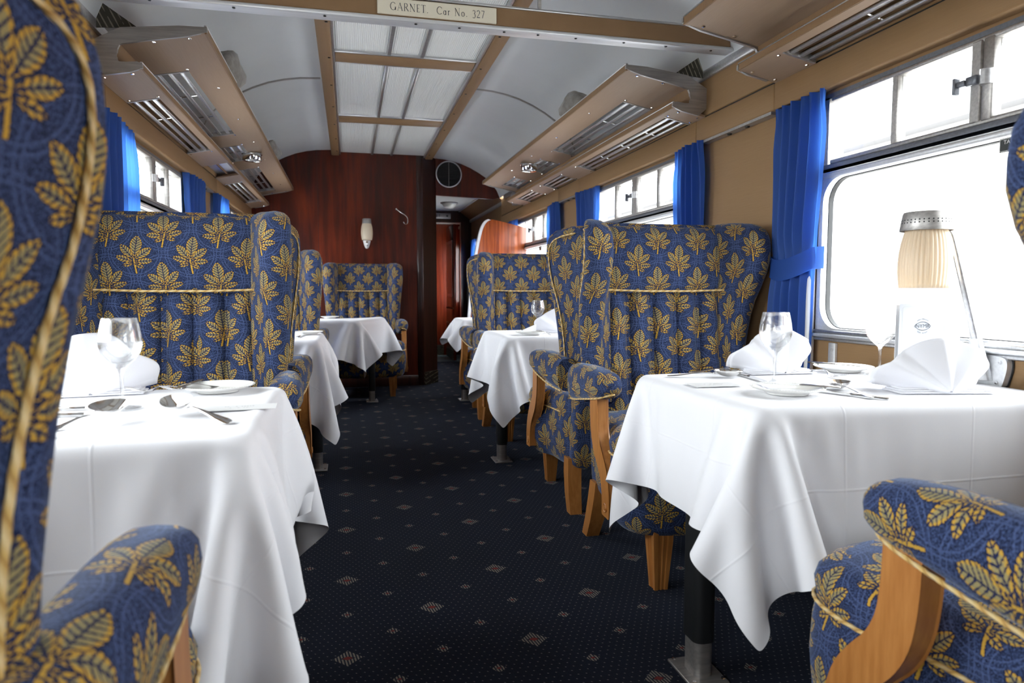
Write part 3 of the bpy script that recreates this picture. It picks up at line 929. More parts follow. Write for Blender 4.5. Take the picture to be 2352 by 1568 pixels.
def bundle(x, y, z, s, seed, label):
    rnd = random.Random(seed)
    G = []
    for j in range(9):
        row = []
        for i in range(19):
            a = 2 * PI * i / 18; e = PI * j / 8
            r = 1 + .16 * math.sin(3 * a + seed + j) + .10 * math.sin(7 * a + seed * 2) * math.sin(e)
            row.append((x + s[0] * r * math.sin(e) * math.cos(a), y + s[1] * r * math.sin(e) * math.sin(a), z + s[2] * max(-.98, math.cos(e) * (1 + .2 * math.sin(2 * a + seed)))))
        G.append(row)
    o = MB().grid(G).build('folded_blanket', 'grey_blanket', smooth=180)
    return tag(o, label, 'blanket', 'blankets left in the racks')
bundle(1.000, 3.93, 2.082, (.085, .16, .08), 1, 'crumpled grey cloth bundle in the right luggage rack')
bundle(-.900, 3.74, 2.096, (.075, .17, .085), 2, 'crumpled grey cloth bundle in the left rack, nearer the beam')
bundle(-.905, 5.72, 2.085, (.07, .16, .075), 3, 'small pale cloth bundle in the left rack, nearer the bulkhead')
t = thing('rack_bracket', 'grey metal bracket left on the right wall past the end of the rack', 'bracket', (0, 0, 0))
MB().span((1.25, 6.62, 1.84), (1.306, 6.635, 2.0), .003).build('upright_plate', 'dull_aluminium', t)
MB().box((1.255, 6.60, 1.93), (.05, .02, .10), .003, (0, .5, 0)).build('arm', 'dull_aluminium', t)

# ------------------------------------------------------------------ cross beam with the nameplate
t = thing('cross_beam', 'tan cross beam with aluminium edges hung under the ceiling', 'beam', (0, 0, 0))
MB().span((-1.225, 2.722, 2.044), (1.285, 2.775, 2.114)).build('board', 'tan_rail', t, smooth=0)
MB().span((-1.225, 2.716, 2.030), (1.300, 2.782, 2.044), .002).build('lower_strip', 'pale_aluminium', t)
MB().span((-1.225, 2.716, 2.114), (1.225, 2.782, 2.124), .002).build('upper_strip', 'aluminium', t)
for x in (-.60, .44):
    MB().span((x - .006, 2.744, 2.12), (x + .006, 2.756, 2.425), .001).build('hanger_rod', 'dull_aluminium', t)
screws([(x, 2.735, 2.029) for x in (-1.0, -.72, -.4, -.06, .11, .29, .43, .59, .80, .99, 1.2)], .006, 'z', 'black_metal', t)

def glyphs():
    def arc(cx, cy, rx, ry, a0, a1, n=14, w0=.045, w1=.10):
        P, Wd = [], []
        for k in range(n + 1):
            a = math.radians(a0 + (a1 - a0) * k / n)
            P.append((cx + rx * math.cos(a), cy + ry * math.sin(a))); Wd.append(w0 + (w1 - w0) * abs(math.cos(a)))
        return P, Wd
    L = lambda a, b_, w: ([a, b_], [w, w])
    th, tk = .04, .105
    sf = lambda x, y, w=.22: L((x - w / 2, y), (x + w / 2, y), .03)
    return {
        'G': (1.0, [arc(.5, .5, .45, .5, 42, 330), L((.88, .03), (.88, .40), tk), sf(.86, .41, .26)]),
        'C': (.95, [arc(.5, .5, .45, .5, 42, 318), L((.85, .72), (.85, .92), .03)]),
        'A': (.92, [L((.10, 0), (.46, 1), th), L((.46, 1), (.84, 0), tk), L((.22, .34), (.70, .34), .035), sf(.10, 0), sf(.84, 0, .26)]),
        'R': (.82, [L((.16, 0), (.16, 1), tk), L((.1, .98), (.38, .98), th), arc(.38, .745, .24, .235, 90, -90), L((.16, .51), (.38, .51), th), L((.36, .5), (.78, 0), tk), sf(.16, 0)]),
        'N': (.98, [L((.16, 0), (.16, 1), th), L((.14, 1), (.82, 0), tk), L((.82, 0), (.82, 1), th), sf(.16, 0), sf(.82, 1), sf(.10, 1, .14)]),
        'E': (.62, [L((.16, 0), (.16, 1), tk), L((.08, .98), (.56, .98), th), L((.16, .51), (.48, .51), th), L((.08, .02), (.58, .02), th), L((.56, .88), (.56, .99), .03), L((.57, .0), (.57, .13), .03)]),
        'T': (.80, [L((.40, 0), (.40, 1), tk), L((.04, .98), (.76, .98), th), L((.045, .86), (.045, .99), .03), L((.755, .86), (.755, .99), .03), sf(.40, 0)]),
        '.': (.40, [L((.10, .045), (.20, .045), .10)]),
        'a': (.58, [arc(.25, .27, .19, .27, 0, 360), L((.44, 0), (.44, .56), .085), L((.44, .02), (.52, .02), .03)]),
        'r': (.46, [L((.14, 0), (.14, .56), .09), arc(.30, .38, .16, .17, 170, 50, 8), sf(.14, 0, .2), L((.06, .55), (.14, .55), .03)]),
        'o': (.66, [arc(.32, .29, .25, .28, 0, 360)]),
        '3': (.60, [arc(.27, .74, .19, .22, 160, -90), arc(.27, .22, .24, .30, 90, -140)]),
        '2': (.62, [arc(.28, .72, .22, .27, 165, -35), L((.46, .57), (.06, .03), .06), L((.04, .04), (.56, .04), .09)]),
        '7': (.60, [L((.05, .97), (.56, .97), .07), L((.54, .97), (.22, 0), .085)]),
        ' ': (.42, []),
    }
GL = glyphs()
def engrave(body, h, M, m, parent, name='lettering', stretch=1.0, gap=.10):
    """flat letters of our own drawing, cap height h, centred on M's origin"""
    total = sum(GL[c][0] + gap for c in body) - gap
    q = MB(); x = -total / 2
    for c in body:
        w, strokes = GL[c]
        for P, Wd in strokes:
            pts = [Vector((p[0] + x, p[1] - .5, 0)) for p in P]
            a, b_ = [], []
            for i, p in enumerate(pts):
                tg = (pts[min(i + 1, len(pts) - 1)] - pts[max(i - 1, 0)]).normalized()
                nn = Vector((-tg.y, tg.x, 0)) * Wd[i] / 2
                a.append(p + nn); b_.append(p - nn)
            vs = a + b_; n = len(pts)
            vs = [M @ Vector((p.x * h * stretch, p.y * h, .0004)) for p in vs]
            q.add(vs, [(i, i + 1, n + i + 1, n + i) for i in range(n - 1)])
        x += w + gap
    return q.build(name, m, parent, smooth=0, fix=False)
t = thing('nameplate', 'ivory nameplate lettered GARNET. Car No. 327, screwed to the cross beam', 'nameplate', (0, 0, 0))
pm = frame_m((.024, 2.7135, 2.0795), (1, 0, 0), (0, 0, 1))
MB().box((.024, 2.718, 2.0795), (.462, .008, .060), .002).build('plate', 'ivory_plate', t)
engrave('GARNET.  Car No. 327', .0285, pm, 'ink', t, stretch=.80, gap=.155)
screws([(.024 + sx * .222, 2.7145, 2.0795 + sz * .021) for sx in (-1, 1) for sz in (-1, 1)] + [(.028, 2.7145, 2.0795 + sz * .0245) for sz in (-1, 1)], .0055, 'y', 'dull_aluminium', t)

# ------------------------------------------------------------------ bulkhead fittings
t = thing('wall_lamp', 'cream barrel-shaped wall lamp on the mahogany bulkhead', 'lamp', (-.14, YB, 1.56))
sh = [(.0005, -.083), (.050, -.083), (.0555, -.06), (.059, -.02), (.059, .01), (.055, .05), (.046, .083), (.040, .086)]
MB().lathe([(r, z + .04) for r, z in sh], 32, (0, -.085, 0)).build('shade', 'lamp_shade', t)
MB().lathe([(.047, .122), (.045, .142), (.044, .168), (.040, .172), (.0005, .173)], 32, (0, -.085, 0)).build('cap', 'dull_aluminium', t)
br = MB().loft([[(x * w, -.006 - d, z) for x, d in ((-1, 0), (-.8, .03), (0, .045), (.8, .03), (1, 0))] for z, w in ((-.125, .008), (-.115, .018), (-.09, .028), (-.045, .040))], True, True, True).build('bracket', 'white_plastic', t)
MB().box((0, -.05, -.075), (.020, .01, .05), .004).build('switch_plate', 'chrome', br)
t = thing('coat_hook', 'slim chrome coat hook on the mahogany bulkhead', 'hook', (.25, YB, 1.77))
hp = smooth_path([(-.085, -.005, .075), (-.05, -.03, .045), (.022, -.045, .0), (.030, -.045, -.05), (.018, -.06, -.085), (-.008, -.075, -.083), (-.020, -.08, -.06)], 2)
MB().tube(hp, .0055, 8).build('bent_rod', 'chrome', t)
MB().lathe([(.010, 0), (.010, -.006), (.0005, -.008)], 12, (-.085, 0, .075), 'y').build('rosette', 'chrome', t)
t = thing('air_vent', 'round black louvred air vent with a pale rim above the corridor opening', 'vent', (.742, YD - .02, 2.255))
VM = MB().lathe([(.142, 0), (.142, -.010), (.132, -.014), (.130, -.004), (.130, 0)], 40, (0, 0, 0), 'y').build('rim', 'pale_aluminium', t)
MB().lathe([(.131, -.002), (.0005, -.002)], 40, (0, 0, 0), 'y').build('back', 'dark_void', t)
for k in range(-8, 9):
    z = k * .0148; w = math.sqrt(max(.0004, .128 ** 2 - z * z))
    MB().box((0, -.007, z), (2 * w, .008, .006), 0, (.5, 0, 0)).build('louvre', 'black_metal', t, smooth=0)
MB().box((0, -.011, 0), (.005, .004, .258)).build('bar', 'dull_aluminium', t)

t = thing('ceiling_lamp', 'small white dome lamp on the corridor ceiling', 'lamp', (.93, 8.70, 2.115))
MB().lathe([(.11, 0), (.11, -.014), (.095, -.020)], 32).build('ring', 'dull_aluminium', t)
MB().lathe([(.092, -.016), (.075, -.045), (.045, -.066), (.0005, -.072)], 32).build('dome', 'opal_glass', t)
t = thing('toilet_sign', 'grey TOILET sign over the corridor door', 'sign', (.88, 9.56, 2.04))
MB().box((0, 0, 0), (.38, .02, .075), .003).build('panel', 'dull_aluminium', t)
text('lettering', 'TOILET', .052, frame_m((-.05, -.012, 0), (1, 0, 0), (0, 0, 1)), 'sign_black', t, spacing=1.2)
MB().lathe([(.014, 0), (.0005, -.001)], 16, (.14, -.0115, 0), 'y').build('dot', 'sign_black', t)

# ------------------------------------------------------------------ wooden screen by the corridor
t = thing('draught_screen', 'glossy orange mahogany screen with a curved aluminium edge, by the right wall', 'screen', (0, 0, 0))
oc = smooth_path([(.775, .04, 0), (.785, .70, 0), (.835, 1.20, 0), (.885, 1.48, 0), (.925, 1.63, 0), (.985, 1.690, 0), (1.08, 1.675, 0), (1.20, 1.648, 0), (RX, 1.61, 0)], 3)
poly = [(p.x, p.y) for p in oc] + [(RX, .04)]
MB().prism(poly, 6.485, 6.515, 'y').build('panel', 'orange_mahogany', t, smooth=0)
ep = [p for p in oc if p.x < 1.0]
q = MB()
q.loft([[(p.x - .012, 6.478, p.y + .004), (p.x + .012, 6.478, p.y - .004), (p.x + .012, 6.522, p.y - .004), (p.x - .012, 6.522, p.y + .004)] for p in ep], True, True, True)
q.build('edge_trim', 'pale_aluminium', t)
MB().span((.762, 6.48, 0), (.792, 6.52, .62), .003).build('foot_post', 'dull_aluminium', t)

# ------------------------------------------------------------------ curtains
def curtain(X, sg, top, tie, bot, zt, zb, n, seed, label, ztie=1.11):
    """sg: +1 on the right wall. top/tie/bot are (y0, y1) of the gathered cloth"""
    t = thing('curtain', label, 'curtain', (0, 0, 0), 0, 'blue window curtains')
    rnd = random.Random(seed); ph = [rnd.uniform(0, 6.28) for _ in range(4)]
    nz, ns = 46, 72
    zc = [(zb,) + bot, (ztie - .20,) + tuple(b_ * .6 + a * .4 for a, b_ in zip(bot, tie)), (ztie,) + tie, (ztie + .25, tie[0] * .35 + top[0] * .65 - .012, tie[1] * .35 + top[1] * .65 + .006),
          (zt - .16, top[0] - .014, top[1] + .014), (zt - .03,) + top, (zt,) + top]
    G = []
    for j in range(nz + 1):
        z = zb + (zt - zb) * j / nz
        y0, y1 = lerp_tab(zc, z)
        kt = math.exp(-((z - ztie) / .07) ** 2)
        head = max(0, 1 - (zt - z) / .10)
        row = []
        for i in range(ns + 1):
            s = i / ns
            w = s + .012 * math.sin(9 * s + ph[0] + 2 * z)
            amp = .028 * (1 - .75 * kt) * (.65 + .35 * math.sin(5.1 * s + ph[1]))
            d = amp * math.sin(2 * PI * n * w + .55 * math.sin(2.3 * z + ph[2])) + .008 * head * math.sin(2 * PI * n * 2.6 * s + ph[3])
            d += .010 * math.sin(3.3 * s + 4 * z + ph[3]) * (1 - kt)
            bulge = .018 * kt * math.sin(PI * s)
            x = X - sg * (.040 + d + bulge)
            x = min(x, X - .004) if sg > 0 else max(x, X + .004)
            y = y0 + (y1 - y0) * s + .006 * math.cos(2 * PI * n * w) * (1 - kt)
            row.append((x, y, z))
        G.append(row)
    MB().grid(G).build('drape', 'blue_curtain', t, smooth=180)
    G = []
    for j, dz in enumerate((-.036, -.034, 0, .034, .036)):
        row = []
        for i in range(31):
            s = i / 30
            z = ztie + dz * (1.12 if abs(dz) > .035 else 1) - .055 * math.sin(PI * min(1, s * 1.0)) * (1 if sg > 0 else 1) * .55 + (.02 - .04 * s) * .6
            y0, y1 = tie
            off = .050 + .030 * math.sin(PI * s) + (.003 if abs(dz) > .035 else 0.0)
            if s in (0.0, 1.0): off = .012
            row.append((X - sg * off, y0 - .006 + (y1 - y0 + .012) * s, z))
        G.append(row)
    MB().grid(G).build('tieback', 'blue_curtain', t, smooth=60)
    return t
ZT, ZB = 1.712, .70
curtain(RX, 1, (2.125, 2.445), (2.166, 2.430), (2.185, 2.45), ZT, ZB, 5.5, 1, 'large bright blue curtain beside the TABLE sign window, tied back by the lamp table')
curtain(RX, 1, (2.985, 3.315), (3.00, 3.26), (2.98, 3.25), ZT, ZB, 6, 2, 'dark blue curtain above the nearest right chair, across the pier from the large curtain')
curtain(RX, 1, (4.425, 4.81), (4.48, 4.78), (4.48, 4.80), ZT, ZB, 6, 3, 'blue curtain at the far side of the second right-hand window')
curtain(RX, 1, (5.275, 5.66), (5.30, 5.58), (5.28, 5.60), ZT, ZB, 6, 4, 'blue curtain on the near side of the third right-hand window')
curtain(RX, 1, (6.66, 7.05), (6.72, 7.00), (6.70, 7.02), ZT, ZB, 6, 5, 'bright blue curtain just behind the wooden screen edge on the right wall')
curtain(RX, 1, (8.98, 9.42), (9.05, 9.36), (9.02, 9.38), 1.69, ZB, 6, 6, 'far blue curtain at the corridor window')
curtain(LX, -1, (3.00, 3.46), (3.05, 3.40), (3.0, 3.40), ZT, ZB, 6, 7, 'deep blue curtain behind the nearest left chair back')
curtain(LX, -1, (4.50, 4.96), (4.56, 4.90), (4.54, 4.90), ZT, ZB, 6, 8, 'bright blue curtain at the far end of the left window with the vent catch')
curtain(LX, -1, (5.40, 5.84), (5.46, 5.80), (5.44, 5.80), ZT, ZB, 6, 9, 'small blue curtain furthest along the left wall')

# ------------------------------------------------------------------ table signs on the glass
t = thing('table_sign', 'black TABLE F plate at the top of the near right window', 'sign', (RX - .0185, 1.4475, 1.379))
MB().box((0, 0, 0), (.004, .066, .036), .001).build('plate', 'sign_black', t)
MB().ring([(-.031, -.016), (.031, -.016), (.031, .016), (-.031, .016)], [(-.030, -.015), (.030, -.015), (.030, .015), (-.030, .015)], -.0026, -.0020, 'x').build('border', 'sign_white', t, smooth=0)
text('lettering', 'TABLE', .0145, frame_m((-.0026, 0, .0066), (0, -1, 0), (0, 0, 1)), 'sign_white', t)
text('lettering', 'F', .0135, frame_m((-.0026, 0, -.0085), (0, -1, 0), (0, 0, 1)), 'sign_white', t)
t = thing('table_sign', 'tiny black table sign on the third right-hand window', 'sign', (RX - .0185, 5.92, 1.379))
MB().box((0, 0, 0), (.004, .066, .036), .001).build('plate', 'sign_black', t)
text('lettering', 'TABLE', .0145, frame_m((-.0026, 0, .0066), (0, -1, 0), (0, 0, 1)), 'sign_white', t)

# ------------------------------------------------------------------ wing chairs (local: x right, y front, z up)
yr = lambda z: .012 + (1.27 - z) * .115
WING = [(.56, .205, .334, .075), (.66, .200, .341, .078), (.78, .195, .350, .084), (.88, .205, .360, .090), (.97, .238, .370, .096), (1.06, .302, .378, .100),
        (1.14, .326, .382, .102), (1.20, .322, .381, .100), (1.243, .298, .378, .092), (1.268, .262, .370, .076), (1.282, .20, .350, .036)]
def wing_shape():
    q = MB(); rings = []
    zs = [.56, .62, .70, .78, .84, .90, .96, 1.02, 1.08, 1.13, 1.17, 1.205, 1.228, 1.247, 1.258, 1.269, 1.277, 1.281]
    for z in zs:
        yf, xf, th = lerp_tab(WING, z)
        A = Vector((.292 + .012, yr(z) + .03)); B = Vector((xf, yf - .045))
        if z > 1.20:
            k = (z - 1.20) / .081
            A = Vector((.300 - .02 * k * k, yr(z) + .03 + .03 * k * k))
        d = (B - A).normalized(); n = Vector((d.y, -d.x))          # outward normal
        Bi = B - n * th
        Ai = Vector((.232, yr(z) + .115))
        pts = [A, A.lerp(B, .35), A.lerp(B, .7), B]
        for a in (70, 40, 10, -20, -50, -75):
            r = th / 2
            c = (B + Bi) / 2
            aa = math.radians(a)
            pts.append(c + n * (r * 1.10 * math.sin(aa)) + d * (r * 1.05 * math.cos(aa)))
        pts += [Bi, Bi.lerp(Ai, .4) + n * .004, Ai, Vector((.236, yr(z) + .05))]
        cx_ = sum(p.x for p in pts) / len(pts); cy_ = sum(p.y for p in pts) / len(pts)
        k = max(0, (z - 1.232) / .051)
        sc = .30 + .70 * math.sqrt(max(0, 1 - k * k))
        rings.append([(cx_ + (p.x - cx_) * sc, cy_ + (p.y - cy_) * (sc * .5 + .5), z) for p in pts])
    q.loft(rings, True, True, False)
    c = rings[-1]; o = len(q.v) - len(c)
    cen = (sum(p[0] for p in c) / len(c), sum(p[1] for p in c) / len(c), 1.2825)
    q.v.append(cen); q.uv += [None] * len(c)
    for i in range(len(c)):
        q.f.append((o + i, o + (i + 1) % len(c), o + len(c)))
    return q
def wing_cord():
    P = []
    for z in (.585, .66, .74, .80, .86, .92, .98, 1.04, 1.10, 1.15, 1.19):
        yf, xf, th = lerp_tab(WING, z)
        A = Vector((.304, yr(z) + .03)); B = Vector((xf, yf - .045)); d = (B - A).normalized(); n = Vector((d.y, -d.x))
        p = B - d * .004 + n * .004
        P.append((p.x, p.y, z))
    P += [(.375, .255, 1.222), (.360, .20, 1.238), (.340, .14, 1.245), (.322, .085, 1.248)]
    return smooth_path(P, 1)
SEATP = [(0, .155), (.20, .155), (.27, .165), (.315, .20), (.330, .30), (.338, .42), (.345, .465), (.366, .490), (.382, .53), (.388, .60), (.378, .665), (.345, .712), (.25, .742), (.12, .754), (0, .757)]
SEATP = SEATP + [(-x, y) for x, y in SEATP[-2:0:-1]]
SEATP = [(p.x, p.y) for p in smooth_path([(x, y, 0) for x, y in SEATP], 1, True)]
def seat_shape():
    q = MB(); rings = []
    for z, k in ((.185, .86), (.192, .915), (.215, .955), (.26, .985), (.33, 1.0), (.40, .992), (.432, .978), (.445, .980), (.47, .990), (.495, .972), (.512, .93), (.522, .87)):
        rings.append([(x * k, .45 + (y - .45) * k, z) for x, y in SEATP])
    q.loft(rings, True, True, False)
    last = rings[-1]; o = len(q.v)
    for kk, z in ((.72, .532), (.5, .540), (.25, .545)):
        r2 = [(x * .87 * kk / .87 if False else x * kk, .45 + (y - .45) * kk, z) for x, y in SEATP]
        prev = o - len(SEATP); o2 = len(q.v); q.v += r2
        n = len(SEATP)
        for i in range(n):
            q.f.append((prev + i, prev + (i + 1) % n, o2 + (i + 1) % n, o2 + i)); q.uv.append(None)
        o = len(q.v)
    q.f.append(tuple(range(o - len(SEATP), o))); q.uv.append(None)
    return q
def arm_shape():
    q = MB(); rings = []
    for y, hw, top, bot, xo in ((.10, .045, .705, .560, .348), (.18, .050, .716, .568, .357), (.28, .053, .722, .583, .364), (.38, .054, .722, .600, .367), (.45, .054, .718, .610, .368), (.485, .052, .712, .618, .368),
                            (.505, .047, .704, .626, .368), (.518, .037, .693, .640, .368), (.525, .020, .68, .655, .368)):
        ring = []
        cz = (top + bot) / 2; hz = (top - bot) / 2
        for k in range(16):
            a = 2 * PI * k / 16 - PI / 2
            ca, sa = math.cos(a), math.sin(a)
            ex = .75
            ring.append((xo + hw * math.copysign(abs(ca) ** ex, ca), y, cz + hz * math.copysign(abs(sa) ** ex, sa)))
        rings.append(ring)
    return q.loft(rings, True, True, True)
_cl = smooth_path([(.438, .617, 0), (.440, .55, 0), (.449, .49, 0), (.474, .44, 0), (.510, .402, 0), (.541, .362, 0), (.558, .318, 0), (.564, .27, 0), (.562, .222, 0)], 2)
_lf, _rt = [], []
for _i, _p in enumerate(_cl):
    _t = (_cl[min(_i + 1, len(_cl) - 1)] - _cl[max(_i - 1, 0)]).normalized()
    _w = .0335 - .004 * _i / len(_cl)
    _lf.append((_p.x - _t.y * _w, _p.y + _t.x * _w)); _rt.append((_p.x + _t.y * _w, _p.y - _t.x * _w))
SUPP = _lf + _rt[::-1]
def support_shape():
    q = MB(); n = len(SUPP)
    cy = [p[0] for p in SUPP]; cz = [p[1] for p in SUPP]
    rings = []
    for x, ins in ((.360, .003), (.363, 0), (.399, 0), (.403, .004)):
        ring = []
        for i in range(n):
            a = Vector(SUPP[i - 1]); b_ = Vector(SUPP[(i + 1) % n]); t_ = (b_ - a).normalized()
            nn = Vector((-t_.y, t_.x))
            p = Vector(SUPP[i])
            c = Vector(SUPP[(n - i) % n])
            ring.append((x, p.x + nn.x * -ins * -1, p.y + nn.y * ins))
        rings.append(ring)
    q.loft(rings, True, True, True, uv=False)
    return q
def front_leg(sx):
    q = MB(); rings = []
    for z, h in ((.215, .036), (.17, .035), (.02, .0245), (0.0, .0235)):
        g = h * .16
        pts = [(-h, -h), (h, -h), (h, -h * .45), (h - g, -h * .36), (h - g, -h * .1), (h, 0), (h - g, h * .1), (h - g, h * .36), (h, h * .45), (h, h),
               (h * .5, h), (h * .42, h - g), (h * .12, h - g), (0, h), (-h * .12, h - g), (-h * .42, h - g), (-h * .5, h), (-h, h),
               (-h, h * .45), (-h + g, h * .36), (-h + g, h * .1), (-h, 0), (-h + g, -h * .1), (-h + g, -h * .36), (-h, -h * .45)]
        rings.append([(x + .252 * sx, y + .672, z) for x, y in pts])
    return q.loft(rings[::-1], True, True, True, uv=False)
def rear_leg(sx):
    q = MB(); rings = []
    for z, y, h in ((.24, .205, .032), (.17, .195, .032), (.08, .170, .030), (0, .135, .027)):
        x = .285 + (.24 - z) * .06
        rings.append([(sx * (x + a * h), y + b_ * h, z) for a, b_ in ((-1, -1), (1, -1), (1, 1), (-1, 1))])
    return q.loft(rings[::-1], True, True, True, uv=False)

def make_chair(label):
    t = thing('wing_chair', label, 'chair', (0, 0, 0), 0, 'blue leaf-patterned wing chairs')
    # outer back shell
    rings = []
    for z, k in ((.20, .93), (.212, .985), (.25, 1), (.50, 1), (.80, 1), (1.0, 1), (1.15, 1), (1.215, .995), (1.245, .975), (1.266, .95), (1.276, .88)):
        y0, w = yr(z), .303 * k
        th = .100 if z < 1.2 else .100 - (z - 1.2) * .2
        rr = rrect(w, th / 2, .028, 3, 0, y0 + th / 2 + (1 - k) * .1)
        rings.append([(x, y, z) for x, y in rr])
    MB().loft(rings, True, True, True).build('backrest', 'moquette', t, uv_off=(.05, .02))
    # smooth head panel above the cord
    G = []
    for j in range(13):
        u = j / 12; z = .992 + u * .288
        bul = math.sin(PI * min(1, u * .92 + .04)) ** .45
        row = []
        for i in range(25):
            s = i / 24 * 2 - 1
            e = (1 - abs(s) ** 6)
            back = .035 if j < 12 else .0
            yy = yr(min(z, 1.27)) + .100 + (.058 * bul) * (.6 + .4 * e)
            if u > .90: yy -= (u - .90) * .55
            row.append((s * .262, yy, z - (.010 * (u > .95))))
        G.append(row)
    MB().grid(G).build('head_panel', 'moquette', t, smooth=80, uv_off=(.311, .035))
    # five upright channels below it
    for k in range(5):
        x0 = -.258 + k * .1032
        rings = []
        for j in range(13):
            u = j / 12; z = .44 + u * .562
            amp = .048 * (min(1, u * 8 + .6)) * min(1, (1 - u) * 9 + .55)
            ring = []
            for i in range(11):
                s = i / 10 * 2 - 1
                ring.append((x0 + .0516 + s * .0497, yr(z) + .098 + amp * (1 - abs(s) ** 2.2) - .010, z))
            rings.append(ring)
        q = MB().loft(rings, closed=False)
        q.uv = [[(q.v[i][0], q.v[i][2]) for i in f] for f in q.f]
        q.build('back_channel', 'moquette', t, smooth=80, uv_off=(.052, .10))
    MB().rope([(-.255, yr(1.0) + .150, 1.004), (-.1, yr(1.0) + .164, .9995), (.1, yr(1.0) + .164, .9995), (.255, yr(1.0) + .150, 1.004)], .0038).build('back_cord', 'gold_cord', t)
    w = wing_shape(); wc_ = MB().rope(wing_cord(), .0034)
    a = arm_shape()
    ac = MB().rope(smooth_path([(.378, .10, .563), (.397, .20, .574), (.406, .32, .594), (.407, .43, .611), (.402, .485, .621), (.385, .515, .632), (.355, .523, .638)], 1), .0036)
    sp = support_shape()
    ro = MB().lathe([(.0165, .403), (.0165, .4055), (.0145, .407), (.0115, .4045), (.0095, .4045), (.0080, .4075), (.0005, .4085)], 20, (0, .5635, .252), 'x')
    for sx in (1, -1):
        f = (lambda q: q) if sx > 0 else (lambda q: q.mirror_x())
        f(w).build('wing', 'moquette', t, smooth=60, uv_off=(.03 * sx, .065))
        f(wc_).build('wing_cord', 'gold_cord', t)
        f(a).build('arm', 'moquette', t, smooth=60, uv_off=(.02, .09 * sx))
        f(ac).build('arm_cord', 'gold_cord', t)
        s_ = f(sp).build('arm_support', 'beech', t, smooth=35)
        f(ro).build('roundel', 'beech', s_)
    MB_seat = seat_shape()
    MB_seat.build('seat', 'moquette', t, smooth=60, uv_off=(.02, .05))
    sc = [(x * .990, .45 + (y - .45) * .990, .4385) for x, y in SEATP]
    k0 = next(i for i, p in enumerate(sc) if p[0] > .30 and p[1] > .25)
    k1 = max(i for i, p in enumerate(sc) if p[0] < -.30 and p[1] > .25)
    MB().rope(sc[k0:k1 + 1], .0036).build('seat_cord', 'gold_cord', t)
    for sx in (-1, 1):
        front_leg(sx).build('leg', 'beech', t, smooth=30)
        rear_leg(sx).build('leg', 'beech', t, smooth=30)
    return t
chair0 = make_chair('wing chair at the lower right corner, only its arm, post and seat in view')
chair0.location = (.862, .385, 0)
B1, B2 = 2.74, 5.06
for lab, x, y, rz in (
        ('blurred wing chair filling the left edge, its tall wing nearest the viewer', -.935, .42, 0),
        ('big wing chair facing the viewer behind the wine glass on the left table', -.905, B1, PI),
        ('wing chair facing away, back to back with the big left chair behind the wine glass', -.915, B1, 0),
        ('left wing chair seen only as a narrow wing edge over the second left tablecloth', -.895, B2, PI),
        ('left wing chair facing away towards the bulkhead, behind the second left table', -.905, B2, 0),
        ('wing chair standing against the mahogany bulkhead below the wall lamp', -.19, 7.215, PI),
        ('big wing chair facing the viewer at the right table with the lamp', .924, B1, PI),
        ('wing chair in profile facing away, back to back with the chair at the lamp table', .945, B1, 0),
        ('wing chair facing the viewer at the second right table, behind its wine glass', .945, B2, PI),
        ('furthest right wing chair facing away, its arm reaching towards the screen', .965, B2, 0)):
    dup(chair0, lab, (x, y, 0), rz)

